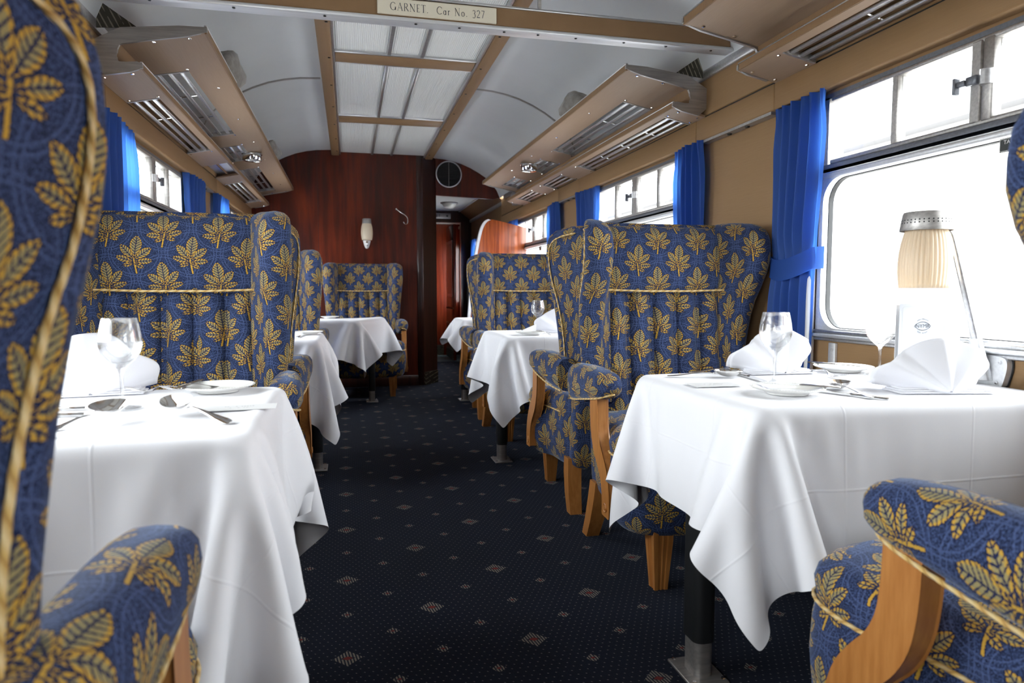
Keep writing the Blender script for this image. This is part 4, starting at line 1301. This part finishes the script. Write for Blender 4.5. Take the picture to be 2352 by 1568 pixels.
# ------------------------------------------------------------------ tables and cloths
def sim_cloth(size, n, ox, oy, rect, top, shear, wall, seed, steps=230):
    """mass-spring drape of a square cloth over a table board; rect = x0, x1, y0, y1"""
    rnd = np.random.RandomState(seed)
    sx, sy = size
    nx = int(round(sx / n)) + 1; ny = int(round(sy / n)) + 1
    U, Vv = np.meshgrid(np.arange(nx) * n, np.arange(ny) * n)
    P = np.stack([ox + U, oy + Vv, np.full_like(U, top + .004)], 2).astype(float)
    P[..., 0] += shear * (P[..., 1] - (rect[2] + rect[3]) / 2)
    P[..., 2] += rnd.rand(ny, nx) * .002
    Q = P.copy()
    def pairs(dy, dx, k):
        ys = np.arange(ny); xs = np.arange(nx)
        L = n * math.hypot(dx, dy)
        out = []
        step = max(abs(dy), abs(dx)) * 2
        for p in range(step):
            if dx and not dy:
                i0 = xs[(xs % step) == p]; i0 = i0[i0 + dx < nx]
                if len(i0): out.append((np.ix_(ys, i0), np.ix_(ys, i0 + dx)))
            else:
                j0 = ys[(ys % step) == p]; j0 = j0[(j0 + dy < ny)]
                if dx >= 0: i0 = xs[: nx - dx] if dx else xs
                else: i0 = xs[-dx:]
                if len(j0): out.append((np.ix_(j0, i0), np.ix_(j0 + dy, i0 + dx)))
        # only half of the phases pair disjointly; the rest are harmless repeats
        return [(a, b_, L, k) for a, b_ in out]
    C = pairs(0, 1, 1.0) + pairs(1, 0, 1.0)
    C2 = pairs(1, 1, .5) + pairs(1, -1, .5) + pairs(0, 2, .18) + pairs(2, 0, .18)
    x0, x1, y0, y1 = rect; r = .010
    cyy = (y0 + y1) / 2
    def collide(P, Q):
        X = P[..., 0] - shear * (P[..., 1] - cyy); Y = P[..., 1]; Z = P[..., 2]
        cx_, cy_ = (x0 + x1) / 2, (y0 + y1) / 2
        hx, hy, hz = (x1 - x0) / 2 - r, (y1 - y0) / 2 - r, .5
        zc = top - r - hz
        qx, qy, qz = X - cx_, Y - cy_, Z - zc
        dx, dy, dz = np.abs(qx) - hx, np.abs(qy) - hy, np.abs(qz) - hz
        # upper half only matters: board is treated as a block reaching the floor near its rim
        mx = np.maximum(np.maximum(dx, dy), dz)
        ox_, oy_, oz_ = np.maximum(dx, 0), np.maximum(dy, 0), np.maximum(dz, 0)
        dout = np.sqrt(ox_ ** 2 + oy_ ** 2 + oz_ ** 2)
        sd = np.where(mx > 0, dout, mx) - r
        hit = sd < .001
        if hit.any():
            out = hit & (mx > 0)
            ln = np.maximum(dout, 1e-9); push = (.001 - sd)
            P[..., 0] += np.where(out, np.sign(qx) * ox_ / ln * push, 0)
            P[..., 1] += np.where(out, np.sign(qy) * oy_ / ln * push, 0)
            P[..., 2] += np.where(out, np.sign(qz) * oz_ / ln * push, 0)
            ins = hit & (mx <= 0)
            a = ins & (dz >= dx) & (dz >= dy); P[..., 2] += np.where(a, push, 0)
            a = ins & (dx > dz) & (dx >= dy); P[..., 0] += np.where(a, np.sign(qx) * push, 0)
            a = ins & (dy > dz) & (dy > dx); P[..., 1] += np.where(a, np.sign(qy) * push, 0)
            fr = (hit & (Z > top - .02))[..., None]
            Q[...] = np.where(fr, P - (P - Q) * .25, Q)
        if wall > 0: np.minimum(P[..., 0], wall, out=P[..., 0])
        else: np.maximum(P[..., 0], wall, out=P[..., 0])
    dt2 = .0011
    X0 = P[..., 0] - shear * (P[..., 1] - cyy)
    ins0 = (X0 > x0 + .03) & (X0 < x1 - .03) & (P[..., 1] > y0 + .03) & (P[..., 1] < y1 - .03)
    PIN = P.copy(); PIN[..., 2] = top + .0012                     # the cloth lies still on the board itself
    ins0 = ins0[..., None]
    for st in range(steps):
        V = (P - Q) * (.97 if st < steps * .7 else .90)
        Q = P.copy()
        P = P + V; P[..., 2] -= dt2 if st < steps * .55 else dt2 * .12
        for it in range(15):
            for a, b_, L, k in (C if it % 3 else C + C2):
                A, B = P[a], P[b_]
                d = B - A; ln = np.sqrt((d * d).sum(-1, keepdims=True)) + 1e-9
                c = d * ((ln - L) / ln * .5 * k)
                P[a] = A + c; P[b_] = B - c
            P = np.where(ins0, PIN, P)
            if it % 4 == 2 or it == 14: collide(P, Q)
    return P

def table(label, clabel, xw, xa, y0, y1, legx, legy, seed, over=(.35, .305), shear=0.0, wall=RX, cell=.022, bracket=True):
    """xw wall end, xa aisle end"""
    sgn = 1 if xw > xa else -1
    t = thing('dining_table', label, 'table', (legx, legy, 0), 0, 'fixed dining tables')
    yc = (y0 + y1) / 2
    def P(x, y): return (x + shear * (y - yc) - legx, y - legy)
    b_ = MB(); r = [(xa + sgn * .0, y0), (xw, y0), (xw, y1), (xa, y1)]
    # the board's aisle end follows the slant, its wall end stays on the wall
    e = .028
    pts = [(xw - legx, y0 + e - legy), (xw - legx, y1 - e - legy), P(xa + sgn * (e + .05), y1 - e), P(xa + sgn * (e + .012), y1 - e - .012), P(xa + sgn * e, y1 - e - .05),
           P(xa + sgn * e, y0 + e + .05), P(xa + sgn * (e + .012), y0 + e + .012), P(xa + sgn * (e + .05), y0 + e)]
    b_.prism(pts, .708, .734, 'z').build('tabletop', 'dark_mahogany', t, smooth=0)
    oval = rrect(.030, .042, .022, 5)
    MB().prism(oval, .10, .708, 'z').build('leg', 'black_metal', t, smooth=40)
    MB().prism([(x * .86, y * .9) for x, y in oval], .0, .125, 'z').build('leg_sleeve', 'dull_aluminium', t, smooth=40)
    bp = MB().box((0, 0, .004), (.105, .14, .008), .002).build('base_plate', 'dull_aluminium', t)
    screws([(sx * .04, sy * .057, .012) for sx in (-1, 1) for sy in (-1, 1)], -.006, 'z', 'chrome', t)
    MB().span((xw - legx - sgn * .03, y0 - legy + .06, .66), (xw - legx, y1 - legy - .06, .708), .004).build('wall_bracket', 'dull_aluminium', t)
    lx = abs(xw - xa) + over[1]; ly = (y1 - y0) + 2 * over[0]
    ox = (xa - over[1]) if sgn > 0 else xw
    oy = y0 - over[0]
    rect = (min(xa, xw + sgn * .2), max(xa, xw + sgn * .2), y0, y1)
    G = sim_cloth((lx, ly), cell, ox, oy, rect, .750, shear, wall - sgn * .040, seed)
    q = MB(); m_, n_ = G.shape[:2]
    fs, us = [], []
    for j in range(m_ - 1):
        for i in range(n_ - 1):
            fs.append((j * n_ + i, j * n_ + i + 1, (j + 1) * n_ + i + 1, (j + 1) * n_ + i))
            us.append([(i * cell, j * cell), ((i + 1) * cell, j * cell), ((i + 1) * cell, (j + 1) * cell), (i * cell, (j + 1) * cell)])
    q.add(G.reshape(-1, 3), fs, us)
    o = q.build('tablecloth', 'linen', smooth=180, fix=False)
    md = o.modifiers.new('smooth', 'SUBSURF'); md.levels = 1; md.render_levels = 2
    tag(o, clabel, 'tablecloth', 'white tablecloths')
    return t
table('near right dining table with a black post, under the lamp and menu', 'white cloth on the near right table laid beneath the lamp, corner hanging low', 1.315, .505, 1.265, 1.905, .545, 1.565, 1, wall=RX, cell=.019)
table('near left dining table hidden under its white cloth', 'white cloth on the near left table, long drop with spoons on top', -1.262, -.495, 1.225, 1.885, -.535, 1.56, 2, over=(.375, .315), wall=LX, cell=.019)
table('second right dining table, black post with metal foot on the aisle', 'white cloth on the second right table, pointed corner hanging to the aisle', 1.315, .49, 3.57, 4.25, .535, 3.89, 3, over=(.345, .30), wall=RX)
table('second left dining table, thin black post in the aisle', 'white cloth on the second left table, rounded drop beside the aisle', -1.262, -.475, 3.60, 4.28, -.515, 3.94, 4, over=(.375, .325), wall=LX)
table('slant-ended dining table in front of the bulkhead chair', 'white cloth on the slanting table in front of the bulkhead', -1.262, -.12, 5.86, 6.46, -.14, 6.27, 5, over=(.335, .31), shear=.46, wall=LX, cell=.026)
table('furthest right dining table in front of the screen', 'white cloth corner on the furthest right table before the screen', 1.315, .63, 5.88, 6.40, .69, 6.16, 6, over=(.20, .20), wall=RX, cell=.026)

# ------------------------------------------------------------------ tableware
ZT0 = .7535
def tilt(o, pitch, roll=0.0):
    o.rotation_euler = (pitch, roll, o.rotation_euler[2])
def place(root, label, x, y, rz, z=ZT0, group=None, _used=set()):
    if root.name not in _used:
        _used.add(root.name)
        root.location = (x, y, z); root.rotation_euler = (0, 0, rz); root['label'] = label
        return root
    return dup(root, label, (x, y, z), rz, group)
def along(h, tip):
    return math.atan2(tip[1] - h[1], tip[0] - h[0]) - PI / 2

def strip(stations):
    """stations: y, z, half width, thickness -> rounded bar"""
    rings = []
    for y, z, w, th in stations:
        rings.append([(w * math.cos(a), y, z + th / 2 + th / 2 * math.sin(a)) for a in [2 * PI * k / 8 for k in range(8)]])
    return rings
HANDLE = [(0.0, .0015, .003, .0025), (.004, .0012, .0075, .003), (.018, .002, .0092, .003), (.04, .004, .0075, .0028), (.07, .0085, .0046, .0026), (.10, .012, .0032, .0026), (.122, .012, .0030, .0028)]
def spoon():
    t = thing('spoon', 'x', 'spoon', group='silver cutlery')
    MB().loft(strip(HANDLE + [(.136, .0085, .0034, .0024)]), True, True, True).build('handle', 'silver_plate', t, smooth=60)
    for_in = []
    rings = []
    for s in range(2):
        for j in range(8):
            jj = j if s == 0 else 7 - j
            u = jj / 7
            off = .0 if s == 0 else -.0013
            ring = []
            for k in range(24):
                a = 2 * PI * k / 24
                rr = u
                x = .0265 * rr * math.cos(a) * (1 - .16 * math.sin(a) * rr)
                y =   .174 + .0415 * rr * math.sin(a)
                z = .0018 + .0175 * rr ** 2 + off * (1 if s else 1) + (.0004 if s == 0 else 0)
                ring.append((x, y, z))
            if jj == 0:
                ring = [(.00005 * math.cos(2 * PI * k / 24), .174 + .00005 * math.sin(2 * PI * k / 24), z) for k in range(24)]
            rings.append(ring)
    MB().loft(rings, True).build('bowl', 'silver_plate', t, smooth=60)
    return t
def fork():
    t = thing('fork', 'x', 'fork', group='silver cutlery')
    MB().loft(strip(HANDLE + [(.132, .008, .0042, .002), (.140, .0045, .0095, .002), (.148, .0028, .0118, .002), (.156, .0025, .0122, .002)]), True, True, True).build('handle', 'silver_plate', t, smooth=60)
    for k in range(4):
        x = -.0099 + k * .0066
        MB().loft([[(x + w * math.cos(a), y, z + .001 + .001 * math.sin(a)) for a in [2 * PI * q / 6 for q in range(6)]] for y, z, w in ((.154, .0025, .0024), (.170, .003, .0019), (.188, .0065, .0015), (.204, .0125, .0008))], True, True, True).build('tine', 'silver_plate', t, smooth=60)
    return t
def knife(L=.212, name='knife'):
    t = thing(name, 'x', 'knife', group='silver cutlery')
    MB().loft(strip([(0, .001, .005, .004), (.004, .0, .0082, .006), (.03, .0, .0078, .0062), (.065, .0, .0066, .0062), (.085, .0, .0070, .0062), (.09, .001, .0050, .0045)]), True, True, True).build('handle', 'silver_plate', t, smooth=60)
    sc_ = L / .212
    MB().loft([[(-w, y, .0022 - .0006), (w * .9, y, .0022), (w * .9, y, .0030), (-w, y, .0034)] for y, w in ((.088, .0045), (.095, .0082), (.14 * sc_, .0092), (.18 * sc_, .0088), (.20 * sc_, .0060), (.212 * sc_, .001))], True, True, True).build('blade', 'silver_plate', t, smooth=30)
    return t
def plate():
    t = thing('side_plate', 'x', 'plate', group='white side plates')
    MB().lathe([(.0005, .0055), (.045, .0055), (.050, .0062), (.060, .0105), (.082, .0165), (.0855, .0175), (.0865, .0168), (.083, .0140), (.062, .0075), (.050, .0035), (.048, .0005), (.044, .0005), (.043, .0025), (.0005, .0025)], 56).build('dish', 'porcelain', t, smooth=50)
    q = MB()
    for k in range(72):
        a = 2 * PI * k / 72
        q.lathe([(.0021, 0), (.0014, .0012), (.0001, .0015)], 6, (.0795 * math.cos(a), .0795 * math.sin(a), .0158))
    q.build('rim_beading', 'porcelain', t, smooth=60, kind='stuff')
    return t
def wine_glass():
    t = thing('wine_glass', 'x', 'glass', group='stemmed wine glasses')
    o = [(.0355, .0008), (.036, .0022), (.030, .0036), (.012, .0065), (.0060, .011), (.0042, .02), (.0038, .05), (.0042, .072), (.0070, .083), (.0160, .092), (.0270, .102), (.0365, .116), (.0412, .131), (.0418, .143), (.0395, .160), (.0360, .178), (.0335, .190)]
    i = [(.0326, .1903), (.0350, .178), (.0385, .160), (.0407, .143), (.0400, .131), (.0355, .118), (.0260, .105), (.0150, .0965), (.0005, .0935)]
    MB().lathe(o + i, 48, cap0=True).build('glass_body', 'drinking_glass', t, smooth=60)
    return t
def napkin(seed, w=.135, h=.125, tall=False):
    t = thing('napkin', 'x', 'napkin', group='folded linen napkins')
    rnd = random.Random(seed)
    # fan of pleated linen standing on a flat folded foot
    G = []
    nA, nR = 84, 20
    j0 = [rnd.uniform(-.08, .08) for _ in range(8)]
    fold = [(-1.62, .035), (-1.12 + j0[0], -.010), (-.70 + j0[1], .024), (-.16 + j0[2], -.026), (.30 + j0[3], .022), (.74 + j0[4], -.020), (1.15 + j0[5], .016), (1.62, .035)]
    for j in range(nR + 1):
        rho = .03 + .97 * j / nR
        row = []
        for i in range(nA + 1):
            th = -1.60 + 3.20 * i / nA
            a = abs(th)
            lobe = .90 + .13 * math.exp(-((th - j0[6]) / .62) ** 2) + .20 * math.exp(-((a - 1.30) / .30) ** 2) + .02 * math.cos(5 * th + seed)
            up = math.cos(th * .95) ** .9 if a < 1.6 else 0
            R = rho * lobe
            x = w * R * math.sin(th)
            z = h * R * max(up, 0) + (.004 + .022 * max(0, a - 1.2) * rho * rho)
            dp = sum(lerp_tab(fold, th + e)[0] for e in (-.05, 0, .05)) / 3
            y = dp * rho * (.55 + .45 * rho) + .035 * rho ** 1.6 + .045 * max(0, a - .8) * rho - .035
            row.append((x, y, max(z, .003)))
        G.append(row)
    q = MB().grid(G)
    # back fold, a second leaf leaning behind
    G2 = [[(p[0] * .93, p[1] + .020 + .022 * (1 - p[2] / h), p[2] * .90) for p in row] for row in G]
    q.grid(G2)
    o = q.build('fan', 'napkin_linen', t, smooth=180)
    sd = o.modifiers.new('thickness', 'SOLIDIFY'); sd.thickness = .0025; sd.offset = 0
    f = MB()
    for k in range(3):
        f.box((0, .012 + .004 * k, .0022 + .004 * k), (w * (1.72 - .1 * k), .085 - .008 * k, .0036), .0016, (0, 0, .02 * k))
    f.build('folded_foot', 'napkin_linen', t, smooth=60)
    return t

sp, fk, kn, pl, wg = spoon(), fork(), knife(), plate(), wine_glass()
bk = knife(.178, 'butter_knife')
# near right table
place(pl, 'white side plate under a butter knife, by the aisle corner of the near right table', .695, 1.435, 0)
r = place(bk, 'butter knife lying across the plate nearest the cloth corner, right table', .795, 1.375, along((.795, 1.375), (.655, 1.50)), ZT0 + .0165)
place(wg, 'wine glass in front of the fan napkin, behind the plate on the near right table', .772, 1.600, 0)
place(wg, 'wine glass standing beside the menu card on the near right table', 1.183, 1.690, 0)
place(fk, 'fork beside the plate by the cloth corner, near right table, tines to the glass', .835, 1.315, along((.835, 1.315), (.865, 1.56)))
place(sp, 'spoon with bowl raised between the fork and the front napkin, near right table', .985, 1.60, along((.985, 1.60), (.86, 1.46)))
place(kn, 'thin knife near the cloth edge between the plate and the front napkin', .86, 1.295, along((.86, 1.295), (.80, 1.44)))
place(sp, 'spoon lying crosswise at the aisle end of the near right table', .560, 1.800, along((.56, 1.80), (.75, 1.745)))
place(fk, 'fork with its handle to the aisle, behind the crosswise spoon on the right table', .665, 1.868, along((.665, 1.868), (.86, 1.84)))
place(kn, 'knife running from the crosswise spoon towards the glass foot, right table', .80, 1.83, along((.80, 1.83), (.765, 1.63)))
place(pl, 'white side plate at the window side of the near right table, beside the curtain', 1.150, 1.800, 0)
place(bk, 'butter knife resting over the window-side plate, near right table', 1.10, 1.90, along((1.10, 1.90), (1.185, 1.725)), ZT0 + .0165)
place(fk, 'fork with tines against the window-side plate, near right table', 1.025, 1.835, along((1.025, 1.835), (1.020, 1.62)))
n1 = napkin(1, .125, .135)
place(n1, 'fan-folded napkin behind the wine glass on the near right table', .925, 1.80, -.05)
n2 = napkin(2.4, .138, .128)
place(n2, 'large fan-folded napkin in front of the menu card, near right table', 1.075, 1.365, -.22)

t = thing('menu_card', 'standing pale menu card with NYMR eye emblem and a price list, near right table', 'menu', (0, 0, 0))
mz, mh = ZT0 + .001, .212
pa, pb, pc = Vector((1.096, 1.530, 0)), Vector((1.226, 1.505, 0)), Vector((1.290, 1.525, 0))
def panel(name, a, b_, m, h=mh, z0=mz):
    d = (b_ - a).normalized(); n = Vector((d.y, -d.x, 0)) * .0006
    q = MB(); q.prism([(a + n)[:2], (b_ + n)[:2], (b_ - n)[:2], (a - n)[:2]], z0, z0 + h, 'z')
    return q.build(name, m, t, smooth=0)
fp = panel('front_panel', pa, pb, 'grey_card')
pp = panel('price_panel', pb + Vector((-.004, .006, 0)), pc, 'paper')
panel('back_panel', pa + Vector((.004, .016, 0)), pc + Vector((-.01, .012, 0)), 'paper', mh - .004)
d = (pb - pa).normalized(); n = Vector((d.y, -d.x, 0))
ctr = (pa + pb) / 2 + n * .0011 + Vector((-.002, 0, mz + .152))
F = frame_m(ctr, d, (0, 0, 1))
text('lettering', 'NYMR', .0145, F @ Matrix.Translation((0, 0, .0002)), 'ink', t)
eye = []
for s in (1, -1):
    for k in range(17):
        u = -1 + 2 * k / 16
        if s < 0: u = -u
        eye.append((.0225 * u, s * .0118 * (1 - u * u) ** .8))
q = MB(); o_ = [F @ Vector((x, y, .0002)) for x, y in eye]; i_ = [F @ Vector((x * .93, y * .86, .0002)) for x, y in eye]
m_ = len(eye); q.add(o_ + i_, [(k, (k + 1) % m_, (k + 1) % m_ + m_, k + m_) for k in range(m_)])
q.build('emblem', 'ink', t, smooth=0, fix=False)
small = MB()
for body, rad, up in (('NORTH YORKSHIRE', .0245, 1), ('MOORS RAILWAY', .0245, -1)):
    span_ = 1.36 if up > 0 else 1.24
    for k, ch in enumerate(body):
        if ch == ' ': continue
        a = (k - (len(body) - 1) / 2) / len(body) * span_ * 1.0
        if up > 0:
            M = F @ Matrix.Translation((rad * math.sin(a) * 1.0, -.006 + rad * math.cos(a), .0002)) @ Matrix.Rotation(-a, 4, 'Z')
        else:
            M = F @ Matrix.Translation((rad * math.sin(a), .006 - rad * math.cos(a), .0002)) @ Matrix.Rotation(a, 4, 'Z')
        letters(small, ch, .0046, M)
small.build('small_lettering', 'ink', t, smooth=0, fix=False, kind='stuff')
bd = rrect(.0585, .098, .006, 4); bi = rrect(.0577, .0972, .0055, 4)
F2 = frame_m((pa + pb) / 2 + n * .0009 + Vector((0, 0, mz + mh / 2)), d, (0, 0, 1))
q = MB(); m_ = len(bd); q.add([F2 @ Vector((x, y, 0)) for x, y in bd + bi], [(k, (k + 1) % m_, (k + 1) % m_ + m_, k + m_) for k in range(m_)])
q.build('border', 'pale_ink', t, smooth=0, fix=False)
d = (pc - pb).normalized(); n = Vector((d.y, -d.x, 0))
prices = MB()
for grp, z in ((('£23.00', '£24.00', '£25.50', '£31.00', '£39.50', '£9.95'), .192), (('£25.00', '£25.50', '£9.95'), .146), (('£23.00', '£25.50', '£27.00', '£29.50', '£31.00', '£32.00', '£9.95'), .117)):
    for k, s_ in enumerate(grp):
        P = pb + d * .062 + n * .0014 + Vector((-.004, .006, mz + z - k * .0058))
        letters(prices, s_, .0052, frame_m(P, d, (0, 0, 1)), 'RIGHT')

prices.build('price_list', 'pale_ink', t, smooth=0, fix=False, kind='stuff')

def card(label, x, y, rz, w=.15, h=.075, lines=('', )):
    t = thing('place_card', label, 'card', (x, y, ZT0 + .0008), rz, 'printed place cards')
    MB().box((0, 0, .0004), (w, h, .0008)).build('sheet', 'paper', t, smooth=0)
    q = MB()
    rnd = random.Random(int(x * 1000))
    for r_, (yy, n_) in enumerate(((.010, 11), (-.008, 7))):
        for k in range(n_):
            if rnd.random() < .8:
                hh = .004 + .003 * rnd.random()
                q.box(((k - n_ / 2) * .0055 + .003, yy, .0009), (.0036, hh * (1 if r_ == 0 else .5), .0001))
    q.build('printed_lines', 'pale_ink', t, smooth=0, kind='stuff')
    return t
card('flat printed card at the aisle end of the near right table', .600, 1.610, -.05, .13, .075)
card('flat printed card near the edge of the near left table, under the plate', -.560, 1.525, .05, .15, .070)

# near left table
place(wg, 'wine glass on the near left table in front of its napkin', -.797, 1.575, 0)
n3 = napkin(3.6, .128, .142)
place(n3, 'tall white napkin fan behind the wine glass on the near left table', -.925, 1.80, .12)
place(pl, 'white side plate at the far corner of the near left table, below the chair arm', -.647, 1.790, 0)
place(bk, 'butter knife with its blade over the rim of the near left plate', -.700, 1.880, along((-.70, 1.88), (-.728, 1.715)), ZT0 + .0165)
_a = place(fk, 'fork with upturned tines next to the glass stem, near left table', -.695, 1.835, along((-.695, 1.835), (-.80, 1.69))); tilt(_a, .09)
_a = place(fk, 'second fork with upturned tines, closer to the plate, near left table', -.650, 1.86, along((-.66, 1.86), (-.752, 1.69)), ZT0); tilt(_a, .09)
_a = place(sp, 'spoon with dark bowl under the wine glass foot, near left table', -.845, 1.255, along((-.845, 1.255), (-.765, 1.44))); tilt(_a, .09, .22)
_a = place(sp, 'spoon lying alone in the middle of the near left table, handle to the corner', -.548, 1.345, along((-.548, 1.345), (-.708, 1.525))); tilt(_a, .07, -.34)
place(kn, 'knife handle beside the bowl of the left spoon, near left table', -.845, 1.505, along((-.845, 1.505), (-1.05, 1.515)))
place(kn, 'knife further back lying parallel to the table end, near left table', -.87, 1.585, along((-.87, 1.585), (-1.08, 1.60)))
place(kn, 'thick-handled knife at the front edge of the near left table', -.835, 1.365, along((-.835, 1.365), (-.99, 1.25)))

# second right table
place(wg, 'wine glass on the second right table', .790, 4.02, 0)
n4 = napkin(5.1, .15, .15)
place(n4, 'white napkin fan half hidden behind the profile chair, second right table', .905, 3.90, 0)
place(pl, 'white side plate with a folded paper on the second right table', .665, 3.715, 0)
place(fk, 'fork to the right of the plate, second right table', .760, 3.63, along((.76, 3.63), (.765, 3.83)))
place(kn, 'knife propped by the folded paper on the second right plate', .735, 3.70, along((.735, 3.70), (.665, 3.86)), ZT0 + .016)
t = thing('folded_note', 'folded white paper standing on the plate of the second right table', 'card', (.655, 3.72, ZT0 + .017))
MB().loft([[(-.05, 0, 0), (.05, .03, 0)], [(-.030, .012, .012), (.055, .035, .042)], [(-.04, .04, 0), (.04, .07, 0)]], closed=False).build('sheet', 'paper', t, smooth=0)
# further left
place(pl, 'white side plate on the second left table', -.560, 4.05, 0)
place(kn, 'knife beside the plate on the second left table', -.60, 3.78, along((-.60, 3.78), (-.58, 3.99)))
place(pl, 'white side plate on the slanting table before the bulkhead', -.50, 6.42, 0)

# ------------------------------------------------------------------ the lamp on the right table
t = thing('table_lamp', 'wall-mounted table lamp with a ribbed cream shade hung from a curved grey arm', 'lamp', (1.141, 1.500, 0))
n_ = 144
rings = []
for r, z in ((.046, 1.166), (.050, 1.150), (.0555, 1.128), (.0600, 1.10), (.0620, 1.07), (.0615, 1.045), (.0590, 1.02), (.0575, 1.007)):
    rings.append([((r + .0013 * math.cos(36 * 2 * PI * k / n_)) * math.cos(2 * PI * k / n_), (r + .0013 * math.cos(36 * 2 * PI * k / n_)) * math.sin(2 * PI * k / n_), z) for k in range(n_)])
o = MB().loft(rings, True).build('shade', 'lamp_shade', t, smooth=60)
sd = o.modifiers.new('thickness', 'SOLIDIFY'); sd.thickness = .0018
cap = MB().lathe([(.0615, 1.156), (.0628, 1.158), (.0560, 1.200), (.0535, 1.2045), (.0005, 1.2055)], 48).build('cap', 'dull_aluminium', t)
q = MB()
for z, r in ((1.176, .0600), (1.183, .0590)):
    for k in range(36):
        a = 2 * PI * k / 36
        q.add([(r * math.cos(a + da) * 1.004, r * math.sin(a + da) * 1.004, z + dz) for da, dz in [(.034 * math.cos(w_), .0020 * math.sin(w_)) for w_ in [2 * PI * e / 8 for e in range(8)]]], [tuple(range(8))])
q.build('vent_holes', 'black_rubber', t, smooth=0, kind='stuff', fix=False)
MB().lathe([(.018, 1.17), (.018, 1.12), (.026, 1.09), (.026, 1.07), (.012, 1.05), (.0005, 1.046)], 20).build('bulb', 'opal_glass', t)
arm = smooth_path([(.055, 0, 1.168), (.075, 0, 1.160), (.088, 0, 1.13), (.150, -.006, .93), (.168, -.008, .865)], 2)
MB().tube(arm, [.0065 + .0055 * i / (len(arm) - 1) for i in range(len(arm))], 12).build('arm', 'aluminium', t)
MB().loft([[(cx_ + rx * math.cos(a), -.008 + ry * math.sin(a), z) for a in [2 * PI * k / 16 for k in range(16)]] for z, cx_, rx, ry in ((.872, .166, .014, .016), (.85, .170, .016, .019), (.80, .180, .024, .026), (.762, .195, .026, .030))], True, True, True).build('socket', 'pale_aluminium', t)
bp = [(-.045, .742), (.050, .742), (.058, .765), (.066, .80), (.062, .822), (.04, .828), (-.035, .832), (-.052, .80)]
bp = [(p.x, p.y) for p in smooth_path([(y, z, 0) for y, z in bp], 2, True)]
MB().prism([(-y - .012, z) for y, z in bp], .196, .214, 'x').build('wall_plate', 'pale_aluminium', t, smooth=40)
MB().prism([(-y * 1.06 - .012, .785 + (z - .785) * 1.06) for y, z in bp], .2135, .2165, 'x').build('gasket', 'black_rubber', t, smooth=40)
screws([(.195, y, z) for y, z in ((-.058, .812), (-.050, .758), (.03, .81))], -.0055, 'x', 'chrome', t)

# ------------------------------------------------------------------ outside the windows
g = struct(MB().span((-60, -60, -1.0), (60, 90, -.9)).build('ground', 'platform_paving', smooth=0), 'pale station platform outside')
t = thing('station_building', 'pale station building with a brick end seen faintly through the right windows', 'building', (0, 0, 0))
MB().span((11.0, 6.0, -.9), (16, 40, 4.2)).build('wall', 'far_render', t, smooth=0)
MB().span((10.9, 2.6, -.9), (16, 5.99, 4.6)).build('wall', 'far_brick', t, smooth=0)
MB().prism([(10.6, 4.2), (13.5, 6.2), (16.4, 4.2)], 2.2, 40.4, 'y').build('roof', 'far_slate', t, smooth=0)
for y in (7.5, 9.1, 14, 18, 24, 30):
    f = MB().span((10.94, y - .5, .3), (11.05, y + .5, 2.0)).build('window', 'sign_white', t, smooth=0)
    MB().span((10.92, y - .42, .38), (10.95, y + .42, 1.92)).build('pane', 'far_slate', f, smooth=0)
